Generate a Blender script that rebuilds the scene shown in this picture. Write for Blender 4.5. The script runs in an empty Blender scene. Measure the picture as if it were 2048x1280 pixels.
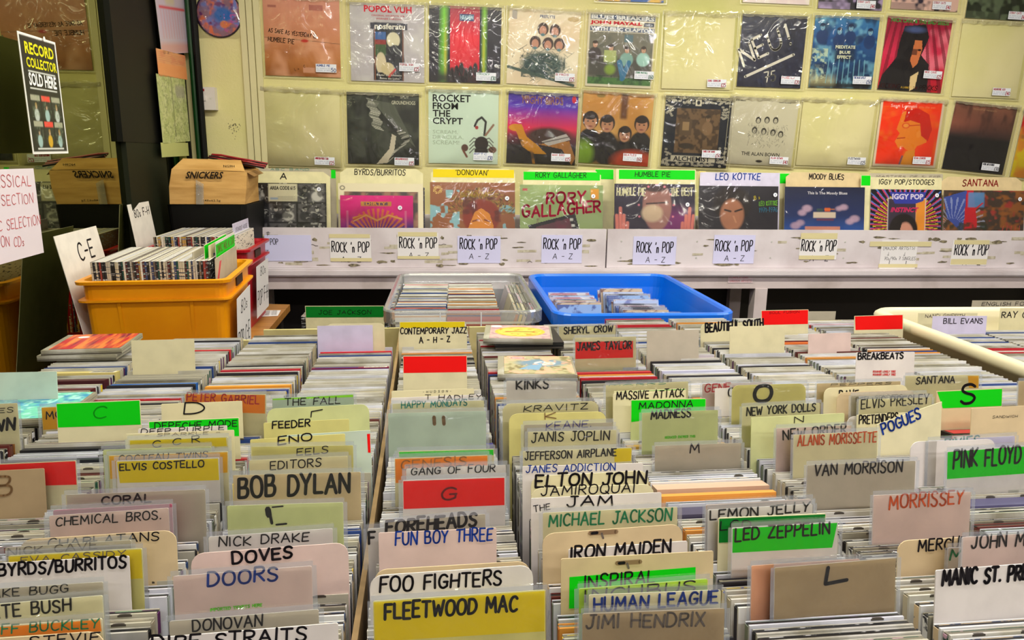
import bpy, math, random
import numpy as np
from mathutils import Matrix, Vector
random.seed(7)
S = bpy.context.scene
C = bpy.data.collections.new('shop'); S.collection.children.link(C)

# ------------------------------------------------------------------ camera, world, exposure
F = 1475.0; CH = 1.5
def cam_basis(yaw, pitch, roll):
    f = np.array([-math.sin(yaw)*math.cos(pitch), math.cos(yaw)*math.cos(pitch), -math.sin(pitch)])
    r = np.cross(f, [0, 0, 1.0]); r /= np.linalg.norm(r); u = np.cross(r, f)
    return f, r*math.cos(roll)+u*math.sin(roll), -r*math.sin(roll)+u*math.cos(roll)
FW, RT, UP = cam_basis(math.radians(-4.4), math.radians(12.55), 0.012)
CP = np.array([0, 0, CH])
cd = bpy.data.cameras.new('camera'); cam = bpy.data.objects.new('camera', cd); C.objects.link(cam)
cd.sensor_fit = 'HORIZONTAL'; cd.sensor_width = 36.0; cd.lens = 36.0*F/2048; cd.clip_start = 0.05
cam.matrix_world = Matrix(((RT[0], UP[0], -FW[0], 0), (RT[1], UP[1], -FW[1], 0), (RT[2], UP[2], -FW[2], CH), (0, 0, 0, 1)))
S.camera = cam
w = bpy.data.worlds.new('world'); S.world = w; w.use_nodes = True
w.node_tree.nodes['Background'].inputs[0].default_value = (0.05, 0.055, 0.07, 1)
w.node_tree.nodes['Background'].inputs[1].default_value = 0.25
vs = S.view_settings
vs.view_transform = 'Standard'; vs.look = 'None'; vs.gamma = 1.0; vs.use_curve_mapping = False; vs.exposure = 0.75

# a pixel of the photograph -> a point on a real plane of the room
def ray(x, y): return FW*F + RT*(x-1024) - UP*(y-640)
def PZ(x, y, z): d = ray(x, y); return CP + d*((z-CH)/d[2])
def PY(x, y, Y): d = ray(x, y); return CP + d*(Y/d[1])
def PP(x, y, o, n):
    d = ray(x, y); return CP + d*(np.dot(np.array(o)-CP, n)/np.dot(d, n))

# ------------------------------------------------------------------ helpers
def lin(c):
    r = []
    for v in c[:3]:
        v = v/255.0; r.append(v/12.92 if v <= 0.04045 else ((v+0.055)/1.055)**2.4)
    return tuple(r)
MATS = {}
def mat(name, rgb=(200, 200, 200), rough=0.5, spec=0.5, metal=0.0, noise=None, bump=None, emit=None, coat=0):
    """noise=(rgb2, scale, lo, hi) mixes a second colour in blotches; bump=(scale, strength)"""
    if name in MATS: return MATS[name]
    m = bpy.data.materials.new(name); m.use_nodes = True; nt = m.node_tree; b = nt.nodes['Principled BSDF']
    b.inputs['Base Color'].default_value = (*lin(rgb), 1); b.inputs['Roughness'].default_value = rough
    b.inputs['Metallic'].default_value = metal; b.inputs['Specular IOR Level'].default_value = spec
    b.inputs['Coat Weight'].default_value = coat; b.inputs['Coat Roughness'].default_value = 0.08
    tc = nt.nodes.new('ShaderNodeTexCoord')
    if noise:
        n = nt.nodes.new('ShaderNodeTexNoise'); n.inputs['Detail'].default_value = 6
        mp = nt.nodes.new('ShaderNodeMapping'); sc = noise[1]
        mp.inputs['Scale'].default_value = sc if isinstance(sc, tuple) else (sc, sc, sc); h_ = sum(map(ord, name)); mp.inputs['Location'].default_value = (h_*.73 % 19, h_*1.31 % 23, h_*2.17 % 29)
        nt.links.new(tc.outputs['Object'], mp.inputs[0]); nt.links.new(mp.outputs[0], n.inputs[0]); n.inputs['Scale'].default_value = 1
        r = nt.nodes.new('ShaderNodeValToRGB'); r.color_ramp.elements[0].position = noise[2]; r.color_ramp.elements[1].position = noise[3]
        r.color_ramp.elements[0].color = (*lin(rgb), 1); r.color_ramp.elements[1].color = (*lin(noise[0]), 1)
        nt.links.new(n.outputs[0], r.inputs[0]); nt.links.new(r.outputs[0], b.inputs['Base Color'])
    if bump:
        n = nt.nodes.new('ShaderNodeTexNoise'); n.inputs['Scale'].default_value = bump[0]; n.inputs['Detail'].default_value = 3
        n.inputs['Distortion'].default_value = 1.5
        nt.links.new(tc.outputs['Object'], n.inputs[0]); bp = nt.nodes.new('ShaderNodeBump')
        bp.inputs['Strength'].default_value = bump[1]; bp.inputs['Distance'].default_value = 0.01
        nt.links.new(n.outputs[0], bp.inputs['Height']); nt.links.new(bp.outputs[0], b.inputs['Normal'])
    if emit:
        b.inputs['Emission Color'].default_value = (*emit[0], 1); b.inputs['Emission Strength'].default_value = emit[1]
    MATS[name] = m; return m
def film(name, tint, gloss, rough, bump=None, milk=0.0, milkcol=(200, 205, 200), glosscol=(1, 1, 1), ior=1.5):
    """clear plastic film or glass: see-through, partly mirrored, a little milky"""
    if name in MATS: return MATS[name]
    m = bpy.data.materials.new(name); m.use_nodes = True; nt = m.node_tree; nt.nodes.clear()
    o = nt.nodes.new('ShaderNodeOutputMaterial'); t = nt.nodes.new('ShaderNodeBsdfTransparent'); t.inputs[0].default_value = (*tint, 1)
    g = nt.nodes.new('ShaderNodeBsdfGlossy'); g.inputs['Roughness'].default_value = rough; g.inputs['Color'].default_value = (*glosscol, 1)
    mx = nt.nodes.new('ShaderNodeMixShader')
    fr = nt.nodes.new('ShaderNodeFresnel'); fr.inputs[0].default_value = ior
    mul = nt.nodes.new('ShaderNodeMath'); mul.operation = 'MULTIPLY_ADD'; mul.inputs[1].default_value = 1.0; mul.inputs[2].default_value = gloss
    mul.use_clamp = True
    nt.links.new(fr.outputs[0], mul.inputs[0]); nt.links.new(mul.outputs[0], mx.inputs[0])
    last = t
    if milk:
        d = nt.nodes.new('ShaderNodeBsdfDiffuse'); d.inputs[0].default_value = (*lin(milkcol), 1); m2 = nt.nodes.new('ShaderNodeMixShader')
        m2.inputs[0].default_value = milk; nt.links.new(t.outputs[0], m2.inputs[1]); nt.links.new(d.outputs[0], m2.inputs[2]); last = m2
    nt.links.new(last.outputs[0], mx.inputs[1]); nt.links.new(g.outputs[0], mx.inputs[2]); nt.links.new(mx.outputs[0], o.inputs[0])
    if bump:
        tc = nt.nodes.new('ShaderNodeTexCoord'); n = nt.nodes.new('ShaderNodeTexNoise'); n.inputs['Scale'].default_value = bump[0]
        n.inputs['Detail'].default_value = 2; n.inputs['Distortion'].default_value = 2.0
        nt.links.new(tc.outputs['Object'], n.inputs[0]); bp = nt.nodes.new('ShaderNodeBump')
        bp.inputs['Strength'].default_value = bump[1]; bp.inputs['Distance'].default_value = 0.035
        nt.links.new(n.outputs[0], bp.inputs['Height']); nt.links.new(bp.outputs[0], g.inputs['Normal'])
    MATS[name] = m; return m
def colmat(name='printed_picture', rough=0.35):
    if name in MATS: return MATS[name]
    m = bpy.data.materials.new(name); m.use_nodes = True; nt = m.node_tree; b = nt.nodes['Principled BSDF']
    a = nt.nodes.new('ShaderNodeAttribute'); a.attribute_name = 'print'; nt.links.new(a.outputs['Color'], b.inputs['Base Color'])
    b.inputs['Roughness'].default_value = rough; MATS[name] = m; return m
def ink(rgb): return mat('ink_%d_%d_%d' % rgb, rgb, 0.6, 0.2)
def paint(rgb, rough=0.55): return mat('colour_%d_%d_%d_%d' % (*rgb, int(rough*100)), rgb, rough, 0.3)

def tag(o, label, cat, group=None, kind=None):
    o['label'] = label
    if cat: o['category'] = cat
    if group: o['group'] = group
    if kind: o['kind'] = kind
    return o
def struct(o): o['kind'] = 'structure'; return o
def empty(name, loc=(0, 0, 0), rz=0.0):
    o = bpy.data.objects.new(name, None); C.objects.link(o); o.location = loc; o.rotation_euler = (0, 0, rz); o.empty_display_size = 0.05; return o
class MB:
    def __init__(s): s.v = []; s.f = []; s.mi = []; s.ms = []
    def m(s, mt):
        if mt not in s.ms: s.ms.append(mt)
        return s.ms.index(mt)
    def add(s, vs_, fs, mt):
        n = len(s.v); k = s.m(mt); s.v += [tuple(map(float, p)) for p in vs_]
        for f in fs: s.f.append([i+n for i in f]); s.mi.append(k)
    def box(s, x0, x1, y0, y1, z0, z1, mt, T=None):
        p = [(x, y, z) for z in (z0, z1) for y in (y0, y1) for x in (x0, x1)]
        if T: p = [tuple(T @ Vector(q)) for q in p]
        s.add(p, [(0, 2, 3, 1), (4, 5, 7, 6), (0, 1, 5, 4), (2, 6, 7, 3), (0, 4, 6, 2), (1, 3, 7, 5)], mt)
    def ngon(s, pts, mt): s.add(pts, [tuple(range(len(pts)))], mt)
    def slab(s, pts2, y0, y1, mt, mside=None):
        """outline in x,z given counter-clockwise as seen from -y; front y0, back y1"""
        n = len(pts2); f = [(x, y0, z) for x, z in pts2]; b = [(x, y1, z) for x, z in pts2]
        s.add(f+b, [tuple(range(n)), tuple(range(2*n-1, n-1, -1))], mt)
        s.add(f+b, [(i, i+n, (i+1) % n+n, (i+1) % n) for i in range(n)], mside or mt)
    def tube(s, pts, r, mt, n=8):
        pts = [Vector(p) for p in pts]; rings = []
        for i, p in enumerate(pts):
            t = (pts[min(i+1, len(pts)-1)]-pts[max(i-1, 0)]).normalized(); a = t.cross(Vector((0, 0, 1)))
            if a.length < 1e-4: a = Vector((1, 0, 0))
            a.normalize(); b = t.cross(a); rings.append([p+a*r*math.cos(2*math.pi*k/n)+b*r*math.sin(2*math.pi*k/n) for k in range(n)])
        vv = [q for g in rings for q in g]; ff = []
        for i in range(len(rings)-1):
            for k in range(n): ff.append((i*n+k, i*n+(k+1) % n, (i+1)*n+(k+1) % n, (i+1)*n+k))
        ff.append(tuple(range(n-1, -1, -1))); ff.append(tuple(range((len(rings)-1)*n, len(rings)*n))); s.add(vv, ff, mt)
    def loft(s, loops, mt, cap0=True, cap1=True, close=False):
        n = len(loops[0]); vv = [p for l in loops for p in l]; ff = []
        for i in range(len(loops)-1 if not close else len(loops)):
            j = (i+1) % len(loops)
            for k in range(n): ff.append((i*n+k, i*n+(k+1) % n, j*n+(k+1) % n, j*n+k))
        if cap0: ff.append(tuple(range(n-1, -1, -1)))
        if cap1: ff.append(tuple(range((len(loops)-1)*n, len(loops)*n)))
        s.add(vv, ff, mt)
    def disc(s, c, r, mt, n=24, y=0.0, rz=None):
        s.ngon([(c[0]+r*math.cos(2*math.pi*k/n), y, c[1]+(rz or r)*math.sin(2*math.pi*k/n)) for k in range(n)], mt)
    def build(s, name, parent=None, M=None, smooth=False):
        me = bpy.data.meshes.new(name); me.from_pydata(s.v, [], s.f)
        for m_ in s.ms: me.materials.append(m_)
        me.polygons.foreach_set('material_index', s.mi)
        if smooth: me.polygons.foreach_set('use_smooth', [True]*len(s.f))
        me.update(); o = bpy.data.objects.new(name, me); C.objects.link(o)
        if parent: o.parent = parent
        if M is not None: o.matrix_world = M
        return o
def frame(o, u, n, wv):
    u, n, wv = map(lambda a: Vector(a).normalized(), (u, n, wv))
    return Matrix(((u[0], n[0], wv[0], o[0]), (u[1], n[1], wv[1], o[1]), (u[2], n[2], wv[2], o[2]), (0, 0, 0, 1)))
def copy_tree(o, M=None):
    r = o.copy(); C.objects.link(r)
    if M is not None: r.matrix_world = M
    for ch in o.children:
        c = ch.copy(); C.objects.link(c); c.parent = r; c.matrix_parent_inverse = ch.matrix_parent_inverse.copy()
        for g in ch.children:
            d = g.copy(); C.objects.link(d); d.parent = c
    return r
def rrect(hw, hd, r, z, n=5, cx=0, cy=0):
    out = []
    for sx, sy, a0 in ((1, -1, -90), (1, 1, 0), (-1, 1, 90), (-1, -1, 180)):
        for k in range(n+1):
            a = math.radians(a0+90*k/n); out.append((cx+sx*(hw-r)+r*math.cos(a), cy+sy*(hd-r)+r*math.sin(a), z))
    return out

# ------------------------------------------------------------------ marker-pen lettering (own stroke alphabet)
GL = {
'A': (.72, "0,0 .36,1 .72,0|.14,.36 .6,.36"), 'B': (.62, "0,0 0,1|~0,1 .45,.98 .5,.75 .35,.54 0,.52|~0,.52 .5,.5 .6,.26 .45,.02 0,0"),
'C': (.62, "~.62,.85 .45,1 .18,.92 .02,.55 .1,.15 .35,0 .62,.12"), 'D': (.66, "0,0 0,1|~0,1 .4,.96 .64,.6 .6,.25 .35,.02 0,0"),
'E': (.55, ".55,1 0,1 0,0 .55,0|0,.52 .45,.52"), 'F': (.55, ".55,1 0,1 0,0|0,.52 .45,.52"),
'G': (.68, "~.64,.85 .45,1 .18,.93 .02,.55 .1,.15 .35,0 .64,.15|.64,.15 .64,.46|.38,.46 .68,.46"), 'H': (.62, "0,0 0,1|.62,0 .62,1|0,.5 .62,.5"),
'I': (.1, ".05,0 .05,1"), 'J': (.55, "~.42,1 .42,.25 .32,.03 .12,0 0,.2|.2,1 .6,1"), 'K': (.6, "0,0 0,1|.58,1 .02,.45 .6,0"),
'L': (.52, "0,1 0,0 .52,0"), 'M': (.82, "0,0 .08,1 .41,.3 .74,1 .82,0"), 'N': (.64, "0,0 0,1 .64,0 .64,1"),
'O': (.72, "~.36,1 .1,.88 0,.5 .1,.12 .36,0 .62,.12 .72,.5 .62,.88 .36,1"), 'P': (.58, "0,0 0,1|~0,1 .45,.98 .57,.74 .42,.5 0,.46"),
'Q': (.74, "~.36,1 .1,.88 0,.5 .1,.12 .36,0 .62,.12 .72,.5 .62,.88 .36,1|.45,.25 .74,-.06"), 'R': (.6, "0,0 0,1|~0,1 .45,.98 .56,.76 .42,.55 0,.5|.2,.5 .6,0"),
'S': (.58, "~.56,.86 .38,1 .12,.95 .04,.72 .2,.55 .45,.43 .56,.24 .42,.02 .15,0 0,.14"), 'T': (.66, "0,1 .66,1|.33,1 .33,0"),
'U': (.62, "~0,1 0,.3 .14,.03 .4,.02 .6,.28 .62,1"), 'V': (.66, "0,1 .32,0 .66,1"), 'W': (.88, "0,1 .2,0 .44,.7 .66,0 .88,1"),
'X': (.62, "0,0 .62,1|0,1 .62,0"), 'Y': (.64, "0,1 .32,.5 .64,1|.32,.5 .26,0"), 'Z': (.6, "0,1 .58,1 0,0 .6,0"),
'0': (.6, "~.3,1 .06,.8 0,.5 .06,.2 .3,0 .54,.2 .6,.5 .54,.8 .3,1"), '1': (.25, ".0,.8 .18,1 .18,0"), '2': (.55, "~.02,.78 .2,1 .48,.9 .45,.6 0,0|0,0 .55,0"),
'3': (.55, "~.02,.9 .3,1 .5,.8 .25,.54|~.25,.54 .54,.4 .45,.06 .2,0 0,.12"), '5': (.55, ".5,1 .08,1 .04,.56|~.04,.56 .35,.6 .54,.35 .4,.04 .15,0 0,.1"),
'6': (.55, "~.45,1 .12,.7 0,.3 .2,0 .5,.12 .5,.4 .25,.5 .03,.35"), '7': (.55, "0,1 .55,1 .2,0|.12,.5 .5,.5"), '4': (.55, ".4,0 .4,1 0,.35 .55,.35"),
'8': (.55, "~.28,1 .05,.85 .1,.6 .28,.52 .5,.35 .45,.06 .25,0 .04,.1 .04,.35 .28,.52 .48,.65 .48,.9 .28,1"), '9': (.55, "~.5,.7 .3,.5 .05,.6 .05,.9 .3,1 .5,.85 .5,.5 .3,0"),
'-': (.4, "0,.48 .4,.48"), '/': (.45, "0,-.12 .45,1.12"), '.': (.1, ".03,0 .07,.03"), "'": (.12, ".08,1 .03,.8"), ' ': (.42, ""), '!': (.14, ".08,1 .06,.3|.05,0 .07,.03"),
'(': (.25, "~.22,1.1 .04,.8 .04,.2 .22,-.1"), ')': (.25, "~.03,1.1 .2,.8 .2,.2 .03,-.1"), '&': (.6, "~.6,0 .1,.75 .25,1 .42,.8 .05,.3 .15,0 .4,.05 .58,.4"),
'n': (.36, "0,0 0,.5|~0,.4 .15,.52 .32,.42 .34,0"), 's': (.34, "~.32,.42 .12,.5 .06,.34 .26,.2 .3,.04 .1,0 0,.06"), '^': (.36, ".18,0 .18,1|.02,.8 .18,1 .34,.8"), 'v': (.36, ".18,1 .18,0|.02,.2 .18,0 .34,.2"),
'£': (.5, "~.46,.85 .3,1 .15,.85 .18,.3 0,0|0,0 .5,0|.02,.45 .36,.45"), ',': (.1, ".08,.08 .02,-.12"), ':': (.1, ".03,.12 .07,.15|.03,.55 .07,.58"), '=': (.4, "0,.35 .4,.35|0,.62 .4,.62")}
def smooth_line(p, k=4):
    if len(p) < 3: return p
    q = [p[0]]+p+[p[-1]]; out = []
    for i in range(1, len(q)-2):
        for j in range(k):
            t = j/k; a, b, c, d = q[i-1], q[i], q[i+1], q[i+2]
            out.append(tuple(.5*((2*b[m])+(-a[m]+c[m])*t+(2*a[m]-5*b[m]+4*c[m]-d[m])*t*t+(-a[m]+3*b[m]-3*c[m]+d[m])*t**3) for m in (0, 1)))
    return out+[p[-1]]
def ribbon(mb, pts, wd, y, mt, caps=True):
    vv = []; ff = []
    for i in range(len(pts)-1):
        a, b = pts[i], pts[i+1]; dx, dz = b[0]-a[0], b[1]-a[1]; L = math.hypot(dx, dz)
        if L < 1e-7: continue
        nx, nz = -dz/L*wd/2, dx/L*wd/2; n = len(vv)
        vv += [(a[0]-nx, y, a[1]-nz), (b[0]-nx, y, b[1]-nz), (b[0]+nx, y, b[1]+nz), (a[0]+nx, y, a[1]+nz)]; ff.append((n, n+1, n+2, n+3))
    if caps:
        for p in pts:
            n = len(vv); vv += [(p[0]+wd/2*math.cos(k*math.pi/3), y, p[1]+wd/2*math.sin(k*math.pi/3)) for k in range(6)]; ff.append(tuple(range(n, n+6)))
    if vv: mb.add(vv, ff, mt)
def write(mb, text, p0, p1, h, y, mt, wt=0.13, jit=0.05, slant=0.06, gap=0.24, k=4, caps=True):
    """text along p0->p1 (x,z), letters h high"""
    tot = 0
    for ch in text: tot += GL.get(ch, GL[' '])[0]+gap
    tot -= gap; dx, dz = p1[0]-p0[0], p1[1]-p0[1]; L = math.hypot(dx, dz); ux, uz = dx/L, dz/L; sx = L/tot; x = 0
    rnd = random.Random(text)
    for ch in text:
        wd, st = GL.get(ch, GL[' ']); jy = rnd.uniform(-jit, jit); js = 1+rnd.uniform(-jit, jit)*1.5; ja = rnd.uniform(-jit, jit)
        for s_ in st.split('|'):
            if not s_: continue
            sm = s_[0] == '~'; pts = [tuple(map(float, q.split(','))) for q in s_.lstrip('~').split()]
            if sm: pts = smooth_line(pts, k)
            o = []
            for a, b in pts:
                a2 = x+a+(slant+ja)*b; b2 = b*js+jy+ja*(a-.3)*.6
                o.append((p0[0]+ux*a2*sx-uz*b2*h, p0[1]+uz*a2*sx+ux*b2*h))
            ribbon(mb, o, wt*h, y, mt, caps)
        x += wd+gap
FONT = {}
def fontpolys(text, off=0.0):
    key = (text, off)
    if key in FONT: return FONT[key]
    cu = bpy.data.curves.new('lettering', 'FONT'); cu.body = text; cu.size = 1; cu.offset = off; cu.resolution_u = 2
    ob = bpy.data.objects.new('lettering', cu); C.objects.link(ob); bpy.context.view_layer.update()
    ev = ob.evaluated_get(bpy.context.evaluated_depsgraph_get()); me = ev.to_mesh()
    v = [(p.co.x, p.co.y) for p in me.vertices]; f = [tuple(p.vertices) for p in me.polygons]; ev.to_mesh_clear()
    bpy.data.objects.remove(ob); bpy.data.curves.remove(cu)
    FONT[key] = (v, f); return v, f
def printed(mb, text, x0, x1, z0, h, y, mt, bold=0.02, slant=0.0, rise=0.0):
    v, f = fontpolys(text, bold)
    if not v: return
    xs = [p[0] for p in v]; zs = [p[1] for p in v]; a, b = min(xs), max(xs); c, d = min(zs), max(zs)
    mb.add([(x0+(p[0]-a)/(b-a)*(x1-x0)+slant*(p[1]-c)/(d-c)*h, y, z0+(p[1]-c)/(d-c)*h+rise*(p[0]-a)/(b-a)) for p in v], f, mt)

# ------------------------------------------------------------------ painter for printed pictures (colour attribute on a fine mesh)
class Art:
    def __init__(s, n=100, col=(200, 200, 200), aspect=1.0, seed=1):
        s.nx = n; s.ny = max(2, int(n*aspect)); s.X, s.Y = np.meshgrid((np.arange(s.nx)+.5)/s.nx, (np.arange(s.ny)+.5)/s.ny)
        s.a = np.ones((s.ny, s.nx, 3))*np.array(lin(col)); s.rs = np.random.RandomState(seed); s.px = 1.0/n
    def mix(s, m, col):
        m = np.clip(m, 0, 1)[..., None]; c = np.array(lin(col)) if not isinstance(col, np.ndarray) else col; s.a = s.a*(1-m)+c*m; return s
    def rect(s, x0, y0, x1, y1, col, al=1.0, soft=None):
        e = soft or s.px; m = np.clip((s.X-x0)/e+.5, 0, 1)*np.clip((x1-s.X)/e+.5, 0, 1)*np.clip((s.Y-y0)/e+.5, 0, 1)*np.clip((y1-s.Y)/e+.5, 0, 1); return s.mix(m*al, col)
    def ell(s, cx, cy, rx, ry, col, al=1.0, soft=None, rot=0):
        e = soft or s.px; c, q = math.cos(rot), math.sin(rot); dx = (s.X-cx)*c+(s.Y-cy)*q; dy = -(s.X-cx)*q+(s.Y-cy)*c
        d = np.sqrt((dx/rx)**2+(dy/ry)**2); return s.mix(np.clip((1-d)*min(rx, ry)/e+.5, 0, 1)*al, col)
    def poly(s, pts, col, al=1.0):
        ins = np.zeros(s.X.shape, bool); n = len(pts)
        for i in range(n):
            x1, y1 = pts[i]; x2, y2 = pts[(i+1) % n]
            if y1 == y2: continue
            c = ((y1 > s.Y) != (y2 > s.Y)) & (s.X < (x2-x1)*(s.Y-y1)/(y2-y1)+x1); ins ^= c
        return s.mix(ins.astype(float)*al, col)
    def line(s, pts, wd, col, al=1.0):
        m = np.zeros(s.X.shape)
        for i in range(len(pts)-1):
            (x1, y1), (x2, y2) = pts[i], pts[i+1]; L2 = (x2-x1)**2+(y2-y1)**2+1e-9
            t = np.clip(((s.X-x1)*(x2-x1)+(s.Y-y1)*(y2-y1))/L2, 0, 1); d = np.hypot(s.X-x1-t*(x2-x1), s.Y-y1-t*(y2-y1))
            m = np.maximum(m, np.clip((wd/2-d)/s.px+.5, 0, 1))
        return s.mix(m*al, col)
    def gv(s, stops, x0=0, x1=1, al=1.0, horiz=False):
        T = s.X if horiz else s.Y; c = np.stack([np.interp(T, [q[0] for q in stops], [lin(q[1])[k] for q in stops]) for k in range(3)], -1)
        m = ((s.X >= x0) & (s.X <= x1)).astype(float)[..., None]*al; s.a = s.a*(1-m)+c*m; return s
    def nz(s, f, fy=None):
        fy = fy or f; g = s.rs.rand(int(fy)+2, int(f)+2); x = s.X*f; y = s.Y*fy; xi = x.astype(int); yi = y.astype(int); u = x-xi; v = y-yi
        u = u*u*(3-2*u); v = v*v*(3-2*v)
        return (g[yi, xi]*(1-u)+g[yi, xi+1]*u)*(1-v)+(g[yi+1, xi]*(1-u)+g[yi+1, xi+1]*u)*v
    def noise(s, col, f=8, lo=.5, hi=.7, al=1.0, box=None, fy=None):
        n = .6*s.nz(f, fy)+.4*s.nz(f*2.3, (fy or f)*2.3); m = np.clip((n-lo)/(hi-lo), 0, 1)*al
        if box: m = m*((s.X > box[0]) & (s.Y > box[1]) & (s.X < box[2]) & (s.Y < box[3]))
        return s.mix(m, col)
    def rays(s, cx, cy, n, col, al=1.0, r0=0, r1=9, duty=.5, ph=0):
        a = np.arctan2(s.Y-cy, s.X-cx); r = np.hypot(s.X-cx, s.Y-cy); m = (((a/(2*math.pi)*n+ph) % 1) < duty) & (r > r0) & (r < r1); return s.mix(m.astype(float)*al, col)
    def person(s, x, y, h, skin=(205, 160, 130), hair=(60, 40, 30), coat=(60, 60, 70), wd=.5):
        s.ell(x, y+h*.72, h*wd, h*.5, coat, soft=.02); s.ell(x, y, h*.225, h*.25, hair); s.ell(x, y+h*.05, h*.175, h*.215, skin); s.ell(x-h*.02, y-h*.11, h*.185, h*.10, hair)
        s.ell(x-h*.07, y+h*.03, h*.03, h*.02, (60, 40, 35)); s.ell(x+h*.07, y+h*.03, h*.03, h*.02, (60, 40, 35)); s.ell(x, y+h*.17, h*.06, h*.02, (150, 80, 75)); return s
    def to(s, mb_mesh_name, wdt, hgt, y=0.0, edge=None, th=0.003, parent=None, M=None, extra=None):
        """front face grid spanning x +-wdt/2, z 0..hgt, with a solid card behind"""
        nx, ny = s.nx, s.ny; xs = np.linspace(-wdt/2, wdt/2, nx+1); zs = np.linspace(hgt, 0, ny+1)
        gx, gz = np.meshgrid(xs, zs); co = np.stack([gx, np.full_like(gx, y), gz], -1).reshape(-1, 3)
        idx = np.arange((nx+1)*(ny+1)).reshape(ny+1, nx+1)
        q = np.stack([idx[1:, :-1], idx[1:, 1:], idx[:-1, 1:], idx[:-1, :-1]], -1).reshape(-1, 4)
        mb = MB(); ex = mat('card_edge', (196, 190, 170), 0.7) if edge is None else edge
        mb.box(-wdt/2, wdt/2, y+0.0004, y+th, 0, hgt, ex)
        if extra: extra(mb)
        nb = len(mb.v); fb = len(mb.f)
        verts = np.vstack([np.array(mb.v), co]); faces = mb.f+(q+nb).tolist()
        me = bpy.data.meshes.new(mb_mesh_name); me.from_pydata(verts.tolist(), [], faces)
        for m_ in mb.ms: me.materials.append(m_)
        me.materials.append(colmat()); k = len(mb.ms)
        me.polygons.foreach_set('material_index', mb.mi+[k]*len(q))
        ca = me.color_attributes.new('print', 'FLOAT_COLOR', 'CORNER'); nl = len(me.loops); arr = np.ones((nl, 4), np.float32)
        st = nl-len(q)*4; arr[st:, :3] = np.repeat(s.a.reshape(-1, 3), 4, axis=0); ca.data.foreach_set('color', arr.ravel())
        me.update(); o = bpy.data.objects.new(mb_mesh_name, me); C.objects.link(o)
        if parent: o.parent = parent
        if M is not None: o.matrix_world = M
        return o
# ------------------------------------------------------------------ the room
WY = 3.43                       # face of the back wall
def GX(y): return -1.14+0.09*(WY-y)      # the shop window runs almost straight back
m_wall = mat('cream_wall_paint', (222, 211, 158), 0.75, 0.2, noise=((206, 203, 132), 2.2, .42, .7), bump=(60, .08))
m_plain = mat('plain_wall_paint', (205, 200, 185), 0.8, 0.2)
m_ceil = mat('ceiling_paint', (225, 223, 215), 0.85, 0.2)
m_floor = mat('floor_vinyl', (70, 62, 55), 0.5, 0.4, noise=((50, 45, 42), 6, .4, .6))
b = MB(); b.box(-1.5, 4.0, WY, WY+.12, 0, 2.8, m_wall); struct(b.build('wall_back'))
b = MB(); b.box(4.0, 4.1, -2.5, WY+.12, 0, 2.8, m_plain); struct(b.build('wall_right'))
b = MB(); b.box(-1.5, 4.1, -2.6, -2.5, 0, 2.8, m_plain); struct(b.build('wall_front'))
b = MB(); b.box(-3.0, 4.1, -2.6, WY+.12, -.1, 0, m_floor); struct(b.build('floor'))
b = MB(); b.box(-1.5, 4.1, -2.6, WY+.12, 2.8, 2.9, m_ceil); struct(b.build('ceiling'))
b = MB(); b.box(GX(.1)-.1, GX(.1), -2.5, .1, 0, 2.8, m_plain); struct(b.build('wall_left'))
# window: frame, dark sheet for a reflection, pane
m_blk = mat('black_gloss_paint', (7, 7, 6), 0.55, 0.2); m_dgr = mat('dark_green_paint', (12, 62, 20), 0.4, 0.4)
gdir = Vector((-.09, 1, 0)).normalized(); gn = Vector((1, .09, 0)).normalized()
def gframe(y, z): return frame((GX(y), y, z), gdir, -gn, (0, 0, 1))     # x along the glass (away), -y into the shop
m_glass = film('window_glass', (.10, .11, .09), .17, .015, glosscol=(.92, .95, .50))
W1 = MB(); W1.box(-.04, 3.46, .02, .07, .0, .86, m_blk); W1.box(-.04, 3.46, .02, .07, 2.62, 2.8, m_blk); W1.box(3.38, 3.46, .02, .06, .86, 2.62, m_blk)
w1 = struct(W1.build('window_1', M=gframe(.05, 0)))
p = MB(); p.box(0, 3.38, .03, .036, .86, 2.62, m_glass); p.build('glass_pane', w1)
p = MB(); p.box(2.50, 2.97, .012, .034, 1.53, 2.62, m_blk); p.box(2.53, 2.97, .014, .034, .9, 1.53, mat('black_green_panel', (22, 26, 14), .6, .2)); p.build('dark_reflection', w1)  # opaque dark sheet stands in for a dark reflection in the glass
# corner pipe
p = MB(); p.tube([(GX(3.4)+.045, 3.385, 0), (GX(3.4)+.045, 3.385, 2.8)], .014, m_blk, 12); struct(p.build('trim_1'))
p = MB(); p.tube([(GX(3.4)+.020, 3.40, 0), (GX(3.4)+.020, 3.40, 2.8)], .014, m_dgr, 12); struct(p.build('trim_2'))
# boarded strip on the wall between the switch and the sleeves
p = MB()
xa, xb = PY(487, 150, WY)[0], PY(528, 150, WY)[0]
for i in range(3):
    q0 = xa+(xb-xa)*i/3; p.box(q0+.002, q0+(xb-xa)/3-.002, WY-.012-.004*(i == 1), WY, 0, 2.8, mat('cream_gloss_board', (212, 203, 160), .5))
struct(p.build('trim_3'))
# smudges on the wall under the switch
p = MB(); rnd = random.Random(3)
for i in range(40):
    x, y = rnd.gauss(468, 6), rnd.gauss(255, 7); q = PY(x, y, WY); r = rnd.uniform(.0008, .003)
    p.ngon([(q[0]+r*math.cos(a), WY-.0006, q[2]+r*math.sin(a)*1.3) for a in np.arange(0, 6.28, 1.05)], mat('grey_smudge', (150, 142, 105), .8))
struct(p.build('trim_4'))

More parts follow.
